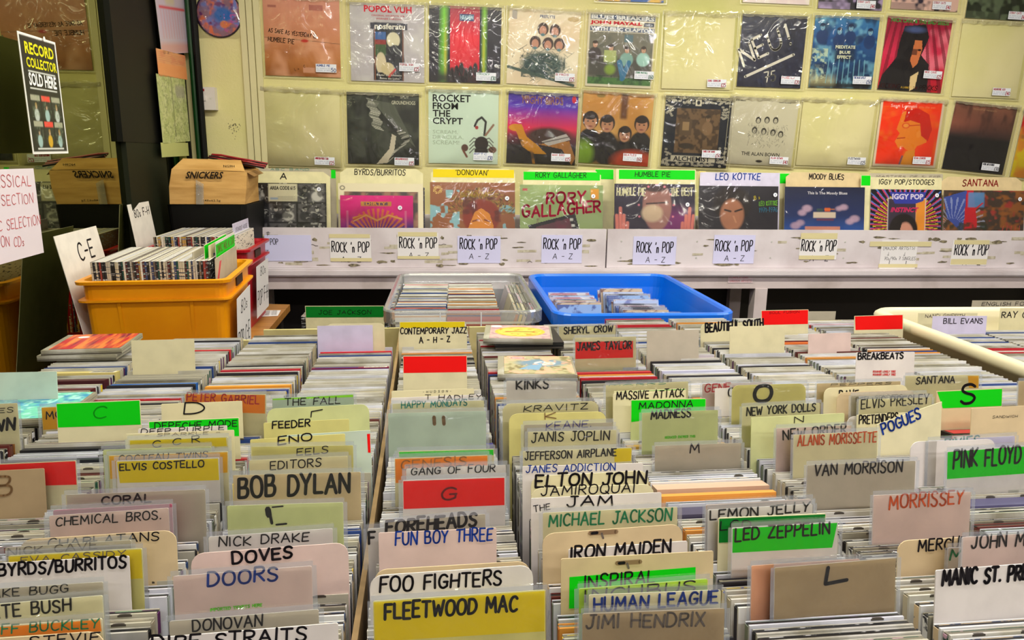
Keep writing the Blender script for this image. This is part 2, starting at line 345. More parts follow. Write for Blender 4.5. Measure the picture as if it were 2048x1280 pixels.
# ------------------------------------------------------------------ lamps: twin fluorescent battens on the ceiling
m_hous = mat('white_enamel', (225, 225, 222), .35); m_tube = mat('lit_tube', (255, 255, 250), .4, emit=((1.0, .97, .90), 5.0))
def batten(x, y, label, col, watts):
    e = tag(empty('fluorescent_light', (x, y, 2.80)), label, 'ceiling light', 'fluorescent battens on the ceiling')
    q = MB(); q.box(-.62, .62, -.05, .05, -.05, 0, m_hous); q.box(-.63, -.60, -.04, .04, -.1, -.05, m_hous); q.box(.60, .63, -.04, .04, -.1, -.05, m_hous); q.build('housing', e)
    for sy in (-.025, .025):
        q = MB(); q.tube([(-.6, sy, -.08), (.6, sy, -.08)], .013, m_tube, 12); q.build('tube', e)
    L = bpy.data.lights.new('tube_light', 'AREA'); L.shape = 'RECTANGLE'; L.size = 1.2; L.size_y = .1; L.energy = watts; L.color = col
    lo = bpy.data.objects.new('tube_light', L); C.objects.link(lo); lo.parent = e; lo.location = (0, 0, -.11)
WARM = (1.0, .93, .80); COOL = (.95, .92, 1.0)
for x, y, col, wt, lb in ((-.1, 2.05, (1.0, .98, .78), 17, 'fluorescent batten on the ceiling nearest the left end of the record wall'),
                          (1.7, 2.05, (1.0, .97, .80), 20, 'fluorescent batten on the ceiling nearest the right end of the record wall'),
                          (-.0, .55, (1, .91, .92), 9.5, 'fluorescent batten over the left side of the CD rows'),
                          (1.7, .55, COOL, 12.5, 'fluorescent batten over the right side of the CD rows'),
                          (.3, -1.2, COOL, 13, 'fluorescent batten behind the camera on the left'), (2.2, -1.2, WARM, 14, 'fluorescent batten behind the camera on the right')):
    batten(x, y, lb, col, wt)

# ------------------------------------------------------------------ record rack along the wall
m_lav = mat('off_white_gloss_wood', (214, 205, 212), .5, .3, noise=((190, 178, 184), 5, .45, .75))
m_lav2 = mat('off_white_wood_rail', (204, 190, 192), .5, .3, noise=((176, 162, 160), 7, .5, .75))
m_dirt = mat('old_tape_residue', (142, 132, 108), .8, .2, noise=((96, 88, 74), 90, .4, .6)); m_tape = mat('yellowed_tape', (212, 200, 155), .45)
m_tape2 = mat('greyed_tape', (196, 188, 172), .5, noise=((170, 160, 140), 60, .4, .6)); m_scr = mat('screw_metal', (235, 235, 235), .3, metal=.6)
LY = 3.10                        # front face of the lip
xL, xM, xR = PY(478, 500, LY)[0], PY(1213, 500, LY)[0], 2.9
zt, zb = 1.158, .985
zt = float(PY(1213, 458.5, LY)[2]); zb = float(PY(1213, 536, LY)[2])
racks = []
for x0, x1, lb, nb_ in ((xL, xM-.003, 'off-white wooden record rack, left half up to the vertical joint in its lip', 4), (xM+.003, xR, 'off-white wooden record rack, right half past the vertical joint in its lip', 6)):
    e = tag(empty('record_rack', ((x0+x1)/2, 3.26, zb)), lb, 'record rack', 'record racks along the wall'); X = (x0+x1)/2
    q = MB(); q.box(x0-X, x1-X, LY-3.26, LY-3.26+.018, 0, zt-zb, m_lav)
    rnd = random.Random(int(x0*100))
    for i in range(46):
        cx, cz = rnd.uniform(x0+.05, x1-.05)-X, rnd.choice((rnd.uniform(.008, .03), rnd.uniform(.03, .12), rnd.uniform(.115, .14))); a, c = rnd.uniform(.008, .05), rnd.uniform(.002, .009)
        k = rnd.randint(7, 10); yy = LY-3.26-.0004-.00003*i
        q.ngon([(cx+a*math.cos(t*6.283/k)*rnd.uniform(.5, 1), yy, cz+c*math.sin(t*6.283/k)*rnd.uniform(.4, 1.2)) for t in range(k)], m_dirt)
    for i in range(24):
        cx, cz = rnd.uniform(x0+.05, x1-.12)-X, rnd.uniform(.01, .13); a, c = rnd.uniform(.03, .09), rnd.uniform(.008, .014); yy = LY-3.26-.0003-.00002*i
        q.ngon([(cx, yy, cz), (cx+a, yy, cz+rnd.uniform(-.003, .003)), (cx+a, yy, cz+c), (cx, yy, cz+c)], m_tape2)
    for i in range(5):
        cx, cz = rnd.uniform(x0+.1, x1-.1)-X, rnd.uniform(.02, .12); pts = [(cx+.01*j, cz+rnd.uniform(-.004, .004)) for j in range(rnd.randint(3, 8))]
        ribbon(q, pts, .0016, LY-3.26-.0012, mat('black_scuff', (50, 44, 40), .7))
    scr = []
    for i in range(int((x1-x0)/.33)):
        for z in (.045, .115): scr.append(((x0-X)+.06+i*.33, z))
    fp = q.build('front_panel', e)
    for sx_, sz_ in scr: q = MB(); q.tube([(sx_, LY-3.26-.001, sz_), (sx_, LY-3.26+.002, sz_)], .004, m_scr, 10); q.build('screw', fp)
    q = MB(); q.box(x0-X, x1-X, LY-3.26+.018, .165, 0, .016, m_lav); q.build('base_board', e)
    q = MB(); q.box(x0-X, x1-X, .145, .162, .016, .20, m_lav); q.build('back_board', e)
    for x in (x0-X, x1-X-.012):
        q = MB(); q.box(x, x+.012, LY-3.26+.018, .145, .016, .115, m_lav2); q.build('end_panel', e)
# white counter the racks stand on
cz0 = float(PY(1213, 553, 3.07)[2])
e = tag(empty('display_counter', (1.0, 3.2, 0)), 'long off-white wooden counter under the record racks with dark open bays', 'counter')
q = MB(); q.box(xL-1-.02, 1.9, 3.07-3.2, .23, cz0, zb-.001, m_lav); q.box(xL-1-.02, 1.9, 3.066-3.2, 3.07-3.2, cz0+.006, zb-.008, m_lav); q.build('counter_top', e)
z2 = float(PY(1213, 577, 3.09)[2])
q = MB(); q.box(xL-1, 1.9, 3.085-3.2, 3.105-3.2, z2, cz0, m_lav2); q.build('front_rail', e)
for xp in (xL-1, PY(1516, 600, 3.09)[0]-1-.02, 1.84):
    q = MB(); q.box(xp, xp+.055, 3.08-3.2, 3.14-3.2, 0, z2+.0, m_lav2); q.build('leg', e)
    q = MB(); q.box(xp, xp+.055, .17, .22, 0, cz0, m_lav2); q.build('leg', e)
m_dshelf = mat('dark_shelf_board', (34, 26, 22), .6)
q = MB(); q.box(xL-1, 1.9, 3.11-3.2, .21, .42, .44, m_dshelf); q.build('lower_shelf', e)
q = MB(); q.box(xL-1, 1.9, .21, .222, 0, cz0, m_dshelf); q.build('back_panel', e)
q = MB(); q0 = PY(1458, 556, 3.084); q1 = PY(1503, 556, 3.084)
e2 = MB(); m_pap = mat('white_paper', (226, 222, 226), .7, .2); m_red = ink((205, 90, 100))
def rackpaper(x0, y0, x1, y1, Y, M, lines, label, name='paper_sign', skew=0.0, tape=(), wt=.1, group='section signs taped along the record racks', cat='sign', thick=.0006):
    """a paper held flat on the plane y=Y, from pixel corners; lines = (text, px0, py0, px1, py1, h px, ink)"""
    a = PY(x0, (y0+y1)/2, Y); c = PY(x1, (y0+y1)/2, Y); t = PY((x0+x1)/2, y0, Y); bt = PY((x0+x1)/2, y1, Y)
    cx = (a[0]+c[0])/2; wdt = c[0]-a[0]; hh = t[2]-bt[2]; sc = wdt/(x1-x0)
    q = MB(); o = (cx, Y, bt[2])
    q.slab([(-wdt/2, skew), (wdt/2, 0), (wdt/2, hh), (-wdt/2, hh+skew)], -thick, 0, M)
    def L(px, py): r = PY(px, py, Y); return (r[0]-o[0], r[2]-o[2])
    for tx, ax, ay, bx, by, h, ik in lines: write(q, tx, L(ax, ay), L(bx, by), h*sc, -thick-.0003, ink(ik), wt, k=3)
    ob = q.build(name); ob.location = o; tag(ob, label, cat, group)
    for (tx0, ty0, tx1, ty1) in tape:
        q = MB(); A_, B_ = L(tx0, ty0), L(tx1, ty1); q.slab([(A_[0], B_[1]), (B_[0], B_[1]), (B_[0], A_[1]), (A_[0], A_[1])], -thick-.0008, -thick-.0005, m_tape); q.build('tape', ob)
    return ob
K = (28, 24, 34); m_plav = mat('lavender_white_paper', (206, 204, 240), .7, .2)
def rnp(x, y, s=1): return [("ROCK 'n POP", x, y+2, x+72*s, y+2, 20, K), ('A - Z', x+18*s, y+22, x+56*s, y+22, 11, K)]
YS = LY-.0012
rackpaper(530, 470, 623, 522, YS, m_plav, [('POP', 541, 489, 556, 489, 12, K), ('Z', 527, 508, 536, 508, 8, K), ('^', 531, 472, 539, 472, 8, K)], 'pale paper sign on the rack lip just right of the red crate')
rackpaper(660, 470, 742, 522, YS, m_pap, rnp(664, 502, 1.03), 'white section sign with yellowed tape, under the magenta record', tape=((658, 468, 740, 476), (661, 516, 744, 523)))
rackpaper(795, 466, 877, 518, YS, m_pap, rnp(799, 494, 1.03), 'white section sign with yellowed tape and arrow scribble, second from the left', tape=((796, 464, 874, 473), (795, 512, 880, 518)))
rackpaper(915, 472, 1001, 526, YS, m_plav, rnp(920, 496, 1.02), 'lilac section sign below the record of the curly red-haired face')
rackpaper(1083, 470, 1164, 526, YS, m_plav, rnp(1087, 496, 1.02), 'lilac section sign below the green record with the film strip')
rackpaper(1266, 473, 1352, 529, YS, m_plav, rnp(1273, 503, 1.0), 'lilac section sign first to the right of the joint in the rack lip')
rackpaper(1427, 470, 1509, 527, YS, m_plav, rnp(1430, 500, 1.02), 'lilac section sign below the dark portrait record with a blue divider')
rackpaper(1599, 478, 1674, 519, YS, m_pap, rnp(1602, 500, .95), 'white section sign with yellowed tape under the dark blue cloud record', tape=((1602, 466, 1674, 478), (1598, 511, 1668, 519)))
rackpaper(1761, 480, 1833, 537, YS, m_pap, [('BLUES', 1779, 492, 1808, 492, 7, K), ('(MAJOR ARTISTS)', 1766, 500, 1829, 499, 6, K), ('v    v', 1774, 511, 1810, 511, 6, K), ("70s/90s 7 SINGLES", 1768, 520, 1830, 520, 6, K), ('v    v', 1775, 533, 1812, 533, 11, K)], 'small white sign with arrows pointing down, for the blues section', tape=((1740, 483, 1862, 493), (1757, 528, 1834, 535)))
rackpaper(1903, 480, 1976, 531, YS, m_pap, rnp(1908, 508, .92), 'white section sign with yellowed tape, the rightmost on the rack lip', tape=((1909, 480, 1978, 489), (1902, 518, 1972, 529)))
rackpaper(1456, 550, 1506, 566, 3.084, mat('pinkish_label', (205, 184, 190), .6), [('COMPILATIONS', 1459, 557, 1496, 557, 4, (205, 70, 90)), ('VARIOUS ARTISTS', 1459, 564, 1502, 564, 4, (205, 70, 90))], 'tiny label with faint red writing on the rail near the counter leg', name='shelf_label', group=None, cat='label')
# ------------------------------------------------------------------ CD browser rows
TA = math.radians(2.2); UD = np.array([math.cos(TA), math.sin(TA), 0]); VD = np.array([-math.sin(TA), math.cos(TA), 0])
LEAN = math.radians(8); CDT = 1.107; TF = .9835; COLW = .163; U0 = .0975-.163*3
def uv(p): return float(np.dot(p[:2], UD[:2])), float(np.dot(p[:2], VD[:2]))
def W3(u, v, z): return UD*u+VD*v+np.array([0, 0, z])
def colof(u): return int(math.floor((u-U0)/COLW))         # row index: 0 is the row between the 1st and 2nd line
ROWN = {-2: 'first', -1: 'second', 0: 'third', 1: 'fourth', 2: 'fifth', 3: 'sixth', 4: 'seventh', 5: 'eighth', 6: 'ninth', 7: 'tenth', 8: 'eleventh'}
cards = {}
BASE = {'cream': (222, 214, 172), 'white': (224, 218, 212), 'pink': (218, 194, 184), 'grey': (188, 178, 158), 'taupe': (168, 146, 110), 'yellowish': (214, 206, 128), 'mint': (196, 212, 196),
        'greenish': (206, 212, 150), 'lavender': (206, 200, 226), 'peach': (232, 170, 130), 'beige': (214, 192, 150), 'magenta': (196, 84, 120), 'lime': (176, 214, 60)}
STK = {'red': (236, 8, 8), 'green': (0, 205, 12), 'darkgreen': (0, 118, 34), 'yellow': (224, 200, 18), 'amber': (226, 170, 12), 'orange': (240, 140, 30), 'lime': (150, 232, 40)}
INK = {'black': (24, 20, 26), 'blue': (22, 60, 150), 'green': (0, 140, 90), 'faint': (0, 158, 14), 'teal': (0, 140, 130), 'orange': (214, 92, 40), 'grey': (110, 100, 92), 'brown': (130, 100, 66), 'purple': (70, 60, 130), 'red': (200, 50, 60), 'darkred': (130, 10, 20), 'tan': (176, 120, 60)}
m_sleeve = film('clear_card_sleeve', (.985, .99, .985), .0, .14, milk=.02, milkcol=(235, 238, 235), bump=(25, .3), ior=1.3)
m_sedge = film('sleeve_edge', (.86, .89, .92), .05, .15, milk=.28, milkcol=(200, 206, 216))
def card(tl, tr, base='white', wdt=.140, rnd_=False, stick=None, text=(), sleeve=None, lean=LEAN, roll=False, extra=None, cut='', zt=None, seen='', free=False):
    """divider card standing in its row, its top edge seen between two pixels of the photo"""
    z = 1.152+.015*min(1, max(0, (1150-(tl[1]+tr[1])/2)/450)) if zt is None else zt
    if roll:
        mid = PZ((tl[0]+tr[0])/2, (tl[1]+tr[1])/2, z); PL = PP(*tl, mid, VD); PR = PP(*tr, mid, VD)
    else: PL, PR = PZ(*tl, z), PZ(*tr, z)
    mid = (PL+PR)/2; wd = np.linalg.norm(PR-PL); ud = (PR-PL)/wd
    if not roll and abs(np.dot(ud, VD)) > .09:          # keep a card in its row: no more than a slight turn
        ud = UD+VD*.09*np.sign(np.dot(ud, VD)); ud /= np.linalg.norm(ud)
    hor = np.array([ud[0], ud[1], 0]); hor /= np.linalg.norm(hor); nn = np.array([-hor[1], hor[0], 0])
    wv = np.array([0, 0, 1])*math.cos(lean)+nn*math.sin(lean)
    rise = 0.0
    if roll: rise = (PR-PL)[2]; ud = hor; wd = float(np.linalg.norm((PR-PL)[:2]))
    n = np.cross(wv, ud)
    H = (mid[2]-TF)/wv[2]; org = mid-wv*H
    u_, v_ = uv(org+wv*((CDT-org[2])/wv[2])); c = colof(u_); tgt = U0+COLW*(c+.5)
    lim = max(0.0, (.157-wd)/2); du = np.clip(u_-tgt, -lim, lim)-(u_-tgt)
    if free: du = 0.0
    org0 = org.copy(); org = org+UD*du
    M = frame(org, ud, n, wv)
    def L(px, py):
        q = PP(px, py, org0, n)-org0; return float(np.dot(q, ud)), float(np.dot(q, wv))
    q = MB(); bm = mat('card_'+base, BASE[base], .55, .25, noise=(tuple(int(k*.93) for k in BASE[base]), 25, .4, .75)); r = .011 if rnd_ else .0015; hw = wd/2
    out = [(-hw, 0), (hw, 0)]
    for k in range(5): t = math.pi/2*k/4; out.append((hw-r+r*math.cos(t), H-r+r*math.sin(t)))
    for k in range(5): t = math.pi/2+math.pi/2*k/4; out.append((-hw+r+r*math.cos(t), H-r+r*math.sin(t)))
    if roll: out = [(-hw, 0), (hw, 0), (hw, H+rise/2), (-hw, H-rise/2)]
    q.slab(out, 0, .0011, bm)
    sk = MB() if stick else None
    if stick:
        pts = [L(*p_) for p_ in stick[1]]; pts = [(min(max(x_, -hw+.0008), hw-.0008), min(z_, H-.0008)) for x_, z_ in pts]
        sk.slab(pts[::-1] if sum((pts[i][0]*pts[(i+1) % 4][1]-pts[(i+1) % 4][0]*pts[i][1]) for i in range(4)) < 0 else pts, -.0003, -.0001, mat('fluorescent_'+stick[0] if stick[0] != 'darkgreen' else 'dark_green_label', STK[stick[0]], .5, .2))
    tgtmb = sk if sk else q
    sc = wd/math.hypot(tr[0]-tl[0], tr[1]-tl[1])
    for t in text:
        tx, p0, p1, h, ik = t[:5]; wt = (t[5] if len(t) > 5 else .14)*1.12
        a_, b_ = L(*p0), L(*p1); a_ = (max(a_[0], -hw+.002), a_[1]) ; b_ = (min(b_[0], hw-.002), b_[1])
        a2, b2 = L(*p0), L(*p1)
        if abs(a2[0]) > hw or abs(b2[0]) > hw: a2, b2 = a_, b_
        write(tgtmb, tx, a2, b2, h*sc*1.06, -.0006, ink(INK[ik]), wt, k=3)
    if extra: extra(q, L, sc)
    o = q.build('divider_card', M=M)
    if sk: sk.build('colour_label', o)
    if sleeve:
        s_ = MB(); e_ = .0045; Ht = H+.0055; h2 = min(hw+e_, .078); o2 = [(-h2, .03), (h2, .03), (h2, Ht-.004), (h2-.004, Ht), (-h2+.004, Ht), (-h2, Ht-.004)]
        s_.ngon([(x_, -.0011, z_) for x_, z_ in o2], m_sleeve)
        s_.add([(-h2+.004, -.0011, Ht), (h2-.004, -.0011, Ht), (h2-.004, .002, Ht), (-h2+.004, .002, Ht)], [(0, 1, 2, 3)], m_sleeve)
        for x0, x1, z0, z1 in ((-h2+.003, h2-.003, H+.0004, Ht-.0002), (-h2+.0002, -hw-.0003, .05, H+.001), (hw+.0003, h2-.0002, .05, H+.001)):
            if x1 > x0: s_.ngon([(x0, -.0013, z0), (x1, -.0013, z0), (x1, -.0013, z1), (x0, -.0013, z1)], m_sedge)
        s_.build('clear_sleeve', o)
    if text:
        full = max(text, key=lambda t: len(t[0])); ws = [x_ for x_ in full[0].replace('/', ' ').split() if x_[0].isalnum()]
        if len(full[0]) <= 2: words = '%s letter %s' % (full[4], full[0])
        else: words = '%s words starting %s' % (full[4], ' '.join(x_[0] for x_ in ws[:3])) if len(ws) > 1 else '%s word starting %s' % (full[4], full[0][:2])
    else: words = 'no writing'
    desc = {'mint': 'mint', 'greenish': 'green-yellow', 'yellowish': 'yellow', 'lavender': 'lilac'}.get(base, base)
    lab = '%s%s card%s, %s, %s CD row' % ('rounded ' if rnd_ else '', desc, (', %s label' % stick[0].replace('darkgreen', 'dark green')) if stick else '', words, ROWN.get(c, 'last'))
    if seen: lab = seen+', %s CD row' % ROWN.get(c, 'last')
    lab += ' from left'
    tag(o, lab, 'divider', 'artist divider cards in the CD rows')
    cards.setdefault(c, []).append((v_, o)); return o
def band(tl, tr, bl, br): return [bl, br, tr, tl]
k = 'black'
# --- fourth row from the left (runs to the yellow crate's right)
card((-45, 1280), (207, 1262), 'beige', rnd_=True, text=[('STEVIE', (60, 1292), (198, 1282), 20, k)])
card((-50, 1256), (204, 1237), 'cream', stick=('orange', [(-48, 1252), (200, 1237), (206, 1262), (-50, 1276)]), text=[('JEFF BUCKLEY', (-36, 1270), (198, 1254), 20, 'green')], sleeve=1)
card((-48, 1212), (205, 1191), 'cream', text=[('KATE BUSH', (-40, 1240), (142, 1220), 26, k)], sleeve=1)
card((-40, 1180), (206, 1164), 'grey', text=[('JAKE BUGG', (-35, 1196), (137, 1184), 16, k)], sleeve=1)
card((-6, 1127), (258, 1112), 'white', text=[('BYRDS/BURRITOS', (-2, 1152), (252, 1134), 24, k, .18)])
card((16, 1112), (284, 1097), 'yellowish', stick=('yellow', [(18, 1110), (282, 1096), (292, 1156), (22, 1172)]), text=[('EVA CASSIDY', (42, 1127), (250, 1112), 13, 'grey')], sleeve=1)
card((10, 1096), (262, 1080), 'grey', text=[('NICK CAVE', (16, 1112), (194, 1097), 15, 'grey')], sleeve=1)
card((38, 1080), (352, 1060), 'beige', wdt=.144, rnd_=True, text=[('CHARLATANS', (96, 1095), (318, 1080), 17, k)])
card((98, 1032), (337, 1016), 'pink', text=[('CHEMICAL BROS.', (112, 1052), (322, 1037), 17, k)], sleeve=1)
card((106, 1021), (344, 1008), 'magenta', sleeve=1)
card((133, 990), (410, 979), 'grey', text=[('CORAL', (204, 1009), (302, 1003), 16, k, .2)], sleeve=1)
card((232, 922), (438, 915), 'white', stick=('yellow', [(234, 921), (436, 917), (441, 960), (240, 966)]), text=[('ELVIS COSTELLO', (240, 941), (408, 933), 13, k, .18)], sleeve=1)
card((217, 911), (456, 903), 'cream', stick=('amber', [(217, 910), (455, 903), (455, 945), (217, 958)]), text=[('COCTEAU TWINS', (238, 923), (415, 915), 12, k)], sleeve=1)
card((206, 900), (422, 893), 'greenish', sleeve=1)
card((258, 880), (456, 874), 'cream', stick=('yellow', [(260, 879), (452, 874), (454, 892), (259, 900)]), text=[('C C R', (306, 895), (400, 884), 13, k)], sleeve=1)
card((250, 868), (468, 860), 'cream', text=[('- SPARKLE -', (290, 874), (440, 867), 6, 'grey')])
card((276, 858), (454, 851), 'white', text=[('DEEP PURPLE', (282, 869), (448, 860), 10, k)])
card((297, 843), (478, 835), 'cream', stick=('green', [(298, 842), (477, 835), (480, 872), (296, 872)]), text=[('DEPECHE MODE', (310, 858), (474, 852), 12, k)])
card((322, 808), (484, 802), 'cream', text=[('D', (368, 828), (408, 827), 22, k, .12)])
card((371, 786), (530, 790), 'cream', stick=('orange', [(371, 786), (530, 790), (530, 827), (372, 822)]), text=[('PETER GABRIEL', (374, 801), (518, 808), 15, 'red')], sleeve=1)
card((76, 816), (236, 806), 'cream', zt=1.1413, stick=('amber', [(76, 815), (236, 806), (240, 850), (80, 860)]), text=[('MOBY', (88, 838), (150, 833), 15, k)], sleeve=1)
card((112, 807), (280, 800), 'cream', stick=('green', [(112, 807), (279, 801), (283, 849), (116, 855)]), text=[('C', (186, 836), (212, 835), 24, 'faint', .1)])
card((262, 681), (388, 678), 'cream')
card((-90, 946), (88, 937), 'taupe', text=[('B', (-8, 990), (24, 989), 42, 'brown', .1)], wdt=.142)
card((-70, 931), (152, 921), 'cream', stick=('red', [(-68, 929), (151, 921), (158, 969), (-66, 975)]), sleeve=1)
card((-30, 746), (113, 743), 'mint')
card((-80, 812), (36, 806), 'cream', text=[('BROWN', (-72, 862), (30, 860), 24, k, .2), ('DAMIES', (-70, 830), (28, 824), 10, k)], sleeve=1)
# --- fifth row
card((298, 1277), (676, 1246), 'white', text=[('DIRE STRAITS', (296, 1300), (612, 1280), 27, k, .16)])
card((338, 1243), (637, 1219), 'grey', text=[('DONOVAN', (386, 1262), (524, 1250), 22, k)], sleeve=1)
def greenline(q, L, sc):
    for (x0, y0, x1, y1) in ((421, 1222, 524, 1212),):
        write(q, 'IMPORTED TICKETS HERE', L(x0, y0), L(x1, y1), 6*sc, -.0006, mat('green_print', (110, 215, 40), .6), .3, k=2)
card((346, 1153), (623, 1132), 'pink', text=[('DOORS', (416, 1172), (555, 1159), 27, 'blue', .16)], extra=greenline, sleeve=1)
card((381, 1108), (696, 1085), 'pink', rnd_=True, wdt=.144, text=[('DOVES', (466, 1128), (584, 1114), 23, k, .2)])
card((417, 1074), (665, 1057), 'white', text=[('NICK DRAKE', (438, 1093), (617, 1081), 18, k)], sleeve=1)
def E_(q, L, sc):
    for pts, wd in ((((536, 1018), (538, 1030)), 12), (((545, 1014), (566, 1012)), 3), (((553, 1049), (573, 1047)), 4), (((541, 1032), (544, 1046)), 6)):
        ribbon(q, [L(*p) for p in pts], wd*sc, -.0007, ink(INK['black']))
card((454, 1012), (686, 1005), 'greenish', extra=E_, sleeve=1, seen='pale green-yellow divider card with a flaked black letter')
card((466, 951), (721, 944), 'beige', text=[('BOB DYLAN', (478, 994), (698, 984), 38, k, .15)], sleeve=1)
card((498, 921), (695, 912), 'cream', text=[('EDITORS', (541, 939), (642, 932), 15, k)], sleeve=1)
card((504, 894), (706, 891), 'yellowish', text=[('EELS', (594, 911), (656, 905), 13, k)], sleeve=1)
card((500, 880), (690, 867), 'yellowish', text=[('ENO', (556, 889), (624, 880), 15, k, .17)])
card((560, 872), (741, 860), 'mint', stick=('red', [(734, 868), (745, 867), (745, 905), (736, 905)]))
card((527, 846), (698, 838), 'yellowish', text=[('FEEDER', (545, 857), (620, 852), 13, k, .18)])
def F_(q, L, sc): ribbon(q, [L(622, 834), (L(623, 823)), L(645, 819)], 2.2*sc, -.0007, ink(INK['black']))
card((533, 818), (738, 808), 'greenish', rnd_=True, extra=F_, wdt=.144, seen='round-cornered pale green divider card with part of one black letter')
card((544, 797), (707, 788), 'mint', stick=('lime', [(545, 796), (706, 788), (706, 794), (546, 800)]), text=[('THE FALL', (570, 811), (680, 807), 13, k)], sleeve=1)
card((631, 652), (742, 650), 'lavender', zt=1.1576, wdt=.12)
card((652, 648), (769, 646), 'cream', rnd_=True, zt=1.1598, wdt=.12)
# --- sixth row
card((746, 1203), (1091, 1180), 'yellowish', stick=('yellow', [(748, 1204), (1090, 1180), (1093, 1262), (748, 1283)]), text=[('FLEETWOOD MAC', (770, 1238), (1033, 1221), 30, k, .17)], sleeve=1)
card((739, 1152), (1066, 1130), 'white', rnd_=True, text=[('FOO FIGHTERS', (760, 1184), (1002, 1168), 27, k, .15)])
card((748, 1140), (1060, 1122), 'beige', rnd_=True)
card((757, 1066), (993, 1056), 'pink', wdt=.118, text=[('FUN BOY THREE', (791, 1090), (984, 1080), 24, 'blue', .13)])
card((735, 1058), (905, 1048), 'white', zt=1.142, text=[('F', (738, 1088), (750, 1087), 24, k, .18)], sleeve=1)
card((770, 1050), (968, 1024), 'grey', text=[('FOREHEADS', (772, 1067), (952, 1051), 25, k, .2)], sleeve=1)
card((805, 961), (1010, 954), 'white', stick=('red', [(805, 962), (1009, 955), (1010, 1010), (806, 1018)]), text=[('G', (882, 1000), (912, 998), 22, 'darkred', .16)], sleeve=1, wdt=.125)
card((812, 938), (1012, 930), 'white', text=[('GANG OF FOUR', (822, 950), (990, 943), 14, k)], sleeve=1, wdt=.125)
card((789, 917), (976, 910), 'cream', stick=('orange', [(789, 917), (976, 911), (977, 960), (790, 966)]), text=[('GENESIS', (802, 940), (932, 930), 18, 'tan', .12)], sleeve=1)
card((797, 903), (988, 898), 'cream', stick=('green', [(798, 903), (987, 898), (987, 910), (798, 914)]), sleeve=1)
def H_(q, L, sc):
    for x in (868, 887): ribbon(q, [L(x, 834), L(x+1, 848)], 7*sc, -.0007, ink(INK['brown']))
card((776, 827), (972, 822), 'mint', extra=H_, sleeve=1, seen='pale mint divider card with two short brown upright strokes')
card((785, 808), (968, 801), 'cream', text=[('HAPPY MONDAYS', (803, 817), (934, 810), 12, 'teal')], sleeve=1)
card((782, 796), (963, 789), 'white', text=[('T HADLEY', (850, 800), (962, 798), 9, k)])
card((783, 782), (948, 777), 'cream', text=[('- H U D S O N -', (846, 786), (902, 784), 4, k)])
card((806, 712), (934, 711), 'cream', stick=('red', [(806, 713), (934, 712), (934, 744), (807, 746)]))
card((790, 657), (927, 656), 'cream', rnd_=True, wdt=.142, zt=1.1489, text=[('CONTEMPORARY JAZZ', (794, 668), (926, 666), 11, k, .16), ('A - H - Z', (832, 686), (893, 683), 11, k, .16)])
card((794, 644), (925, 643), 'cream', stick=('yellow', [(795, 644), (925, 643), (925, 655), (795, 656)]), zt=1.1489)
# --- seventh row
card((1165, 1228), (1449, 1217), 'taupe', text=[('JIMI HENDRIX', (1172, 1256), (1408, 1250), 25, 'grey', .15)], sleeve=1, wdt=.125)
card((1178, 1190), (1442, 1180), 'cream', text=[('HUMAN LEAGUE', (1188, 1222), (1434, 1206), 24, 'blue', .17)], sleeve=1, wdt=.125)
card((1158, 1178), (1415, 1158), 'lime', text=[('INCUBUS', (1168, 1203), (1390, 1181), 20, k)], sleeve=1, wdt=.128)
def tapeJ(x, y, wd):
    def f(q, L, sc):
        ribbon(q, [L(x, y), L(x+wd, y-3)], 9*sc, -.0006, mat('brown_tape', (140, 112, 80), .5)); ribbon(q, [L(x+wd/2-3, y), L(x+wd/2, y+10)], 4*sc, -.0008, ink(INK['grey']))
        ribbon(q, [L(x+4, y), L(x+14, y-1)], 6*sc, -.0007, ink(INK['black']))
    return f
card((1122, 1118), (1427, 1102), 'beige', stick=('green', [(1139, 1154), (1391, 1134), (1390, 1206), (1138, 1217)]), text=[('INSPIRAL', (1168, 1178), (1308, 1165), 24, k)], extra=tapeJ(1234, 1126, 46), wdt=.144)
card((1137, 1099), (1375, 1082), 'white', wdt=.118, text=[('IRON MAIDEN', (1141, 1118), (1340, 1104), 23, k, .17)])
card((1085, 1068), (1365, 1048), 'beige', rnd_=True, extra=tapeJ(1180, 1066, 52), wdt=.144)
card((1086, 1026), (1355, 1014), 'cream', text=[('MICHAEL JACKSON', (1098, 1052), (1342, 1041), 22, 'green', .14)], sleeve=1)
card((1062, 997), (1323, 985), 'white', text=[('THE', (1068, 1024), (1100, 1018), 11, k), ('JAM', (1134, 1013), (1224, 1010), 19, k, .16)])
card((1062, 977), (1308, 968), 'cream', rnd_=True, text=[('JAMIROQUAI', (1082, 991), (1268, 984), 17, k, .13)])
card((1062, 953), (1297, 941), 'cream', rnd_=True, text=[('ELTON JOHN', (1071, 974), (1291, 966), 22, k, .18)])
card((1045, 933), (1286, 926), 'white', text=[('JANES ADDICTION', (1052, 945), (1230, 940), 13, 'blue')])
card((1046, 903), (1264, 895), 'cream', stick=('yellow', [(1228, 897), (1263, 895), (1262, 922), (1229, 924)]), text=[('JEFFERSON AIRPLANE', (1050, 920), (1232, 911), 14, k, .15)], sleeve=1)
card((1056, 864), (1232, 860), 'cream', text=[('JANIS JOPLIN', (1063, 884), (1218, 879), 17, k, .13)], sleeve=1, wdt=.13)
card((1048, 850), (1225, 845), 'grey', text=[('KEANE.', (1092, 860), (1182, 853), 13, 'purple')], sleeve=1)
card((1018, 828), (1212, 823), 'yellowish', rnd_=True, text=[('K', (1090, 839), (1112, 837), 12, 'brown')])
card((1004, 808), (1196, 802), 'cream', rnd_=True, text=[('KRAVITZ', (1046, 824), (1174, 818), 11, k), ], sleeve=1)
card((1013, 761), (1154, 764), 'white', text=[('KINKS', (1033, 778), (1097, 776), 17, k, .17)], sleeve=1, wdt=.128)
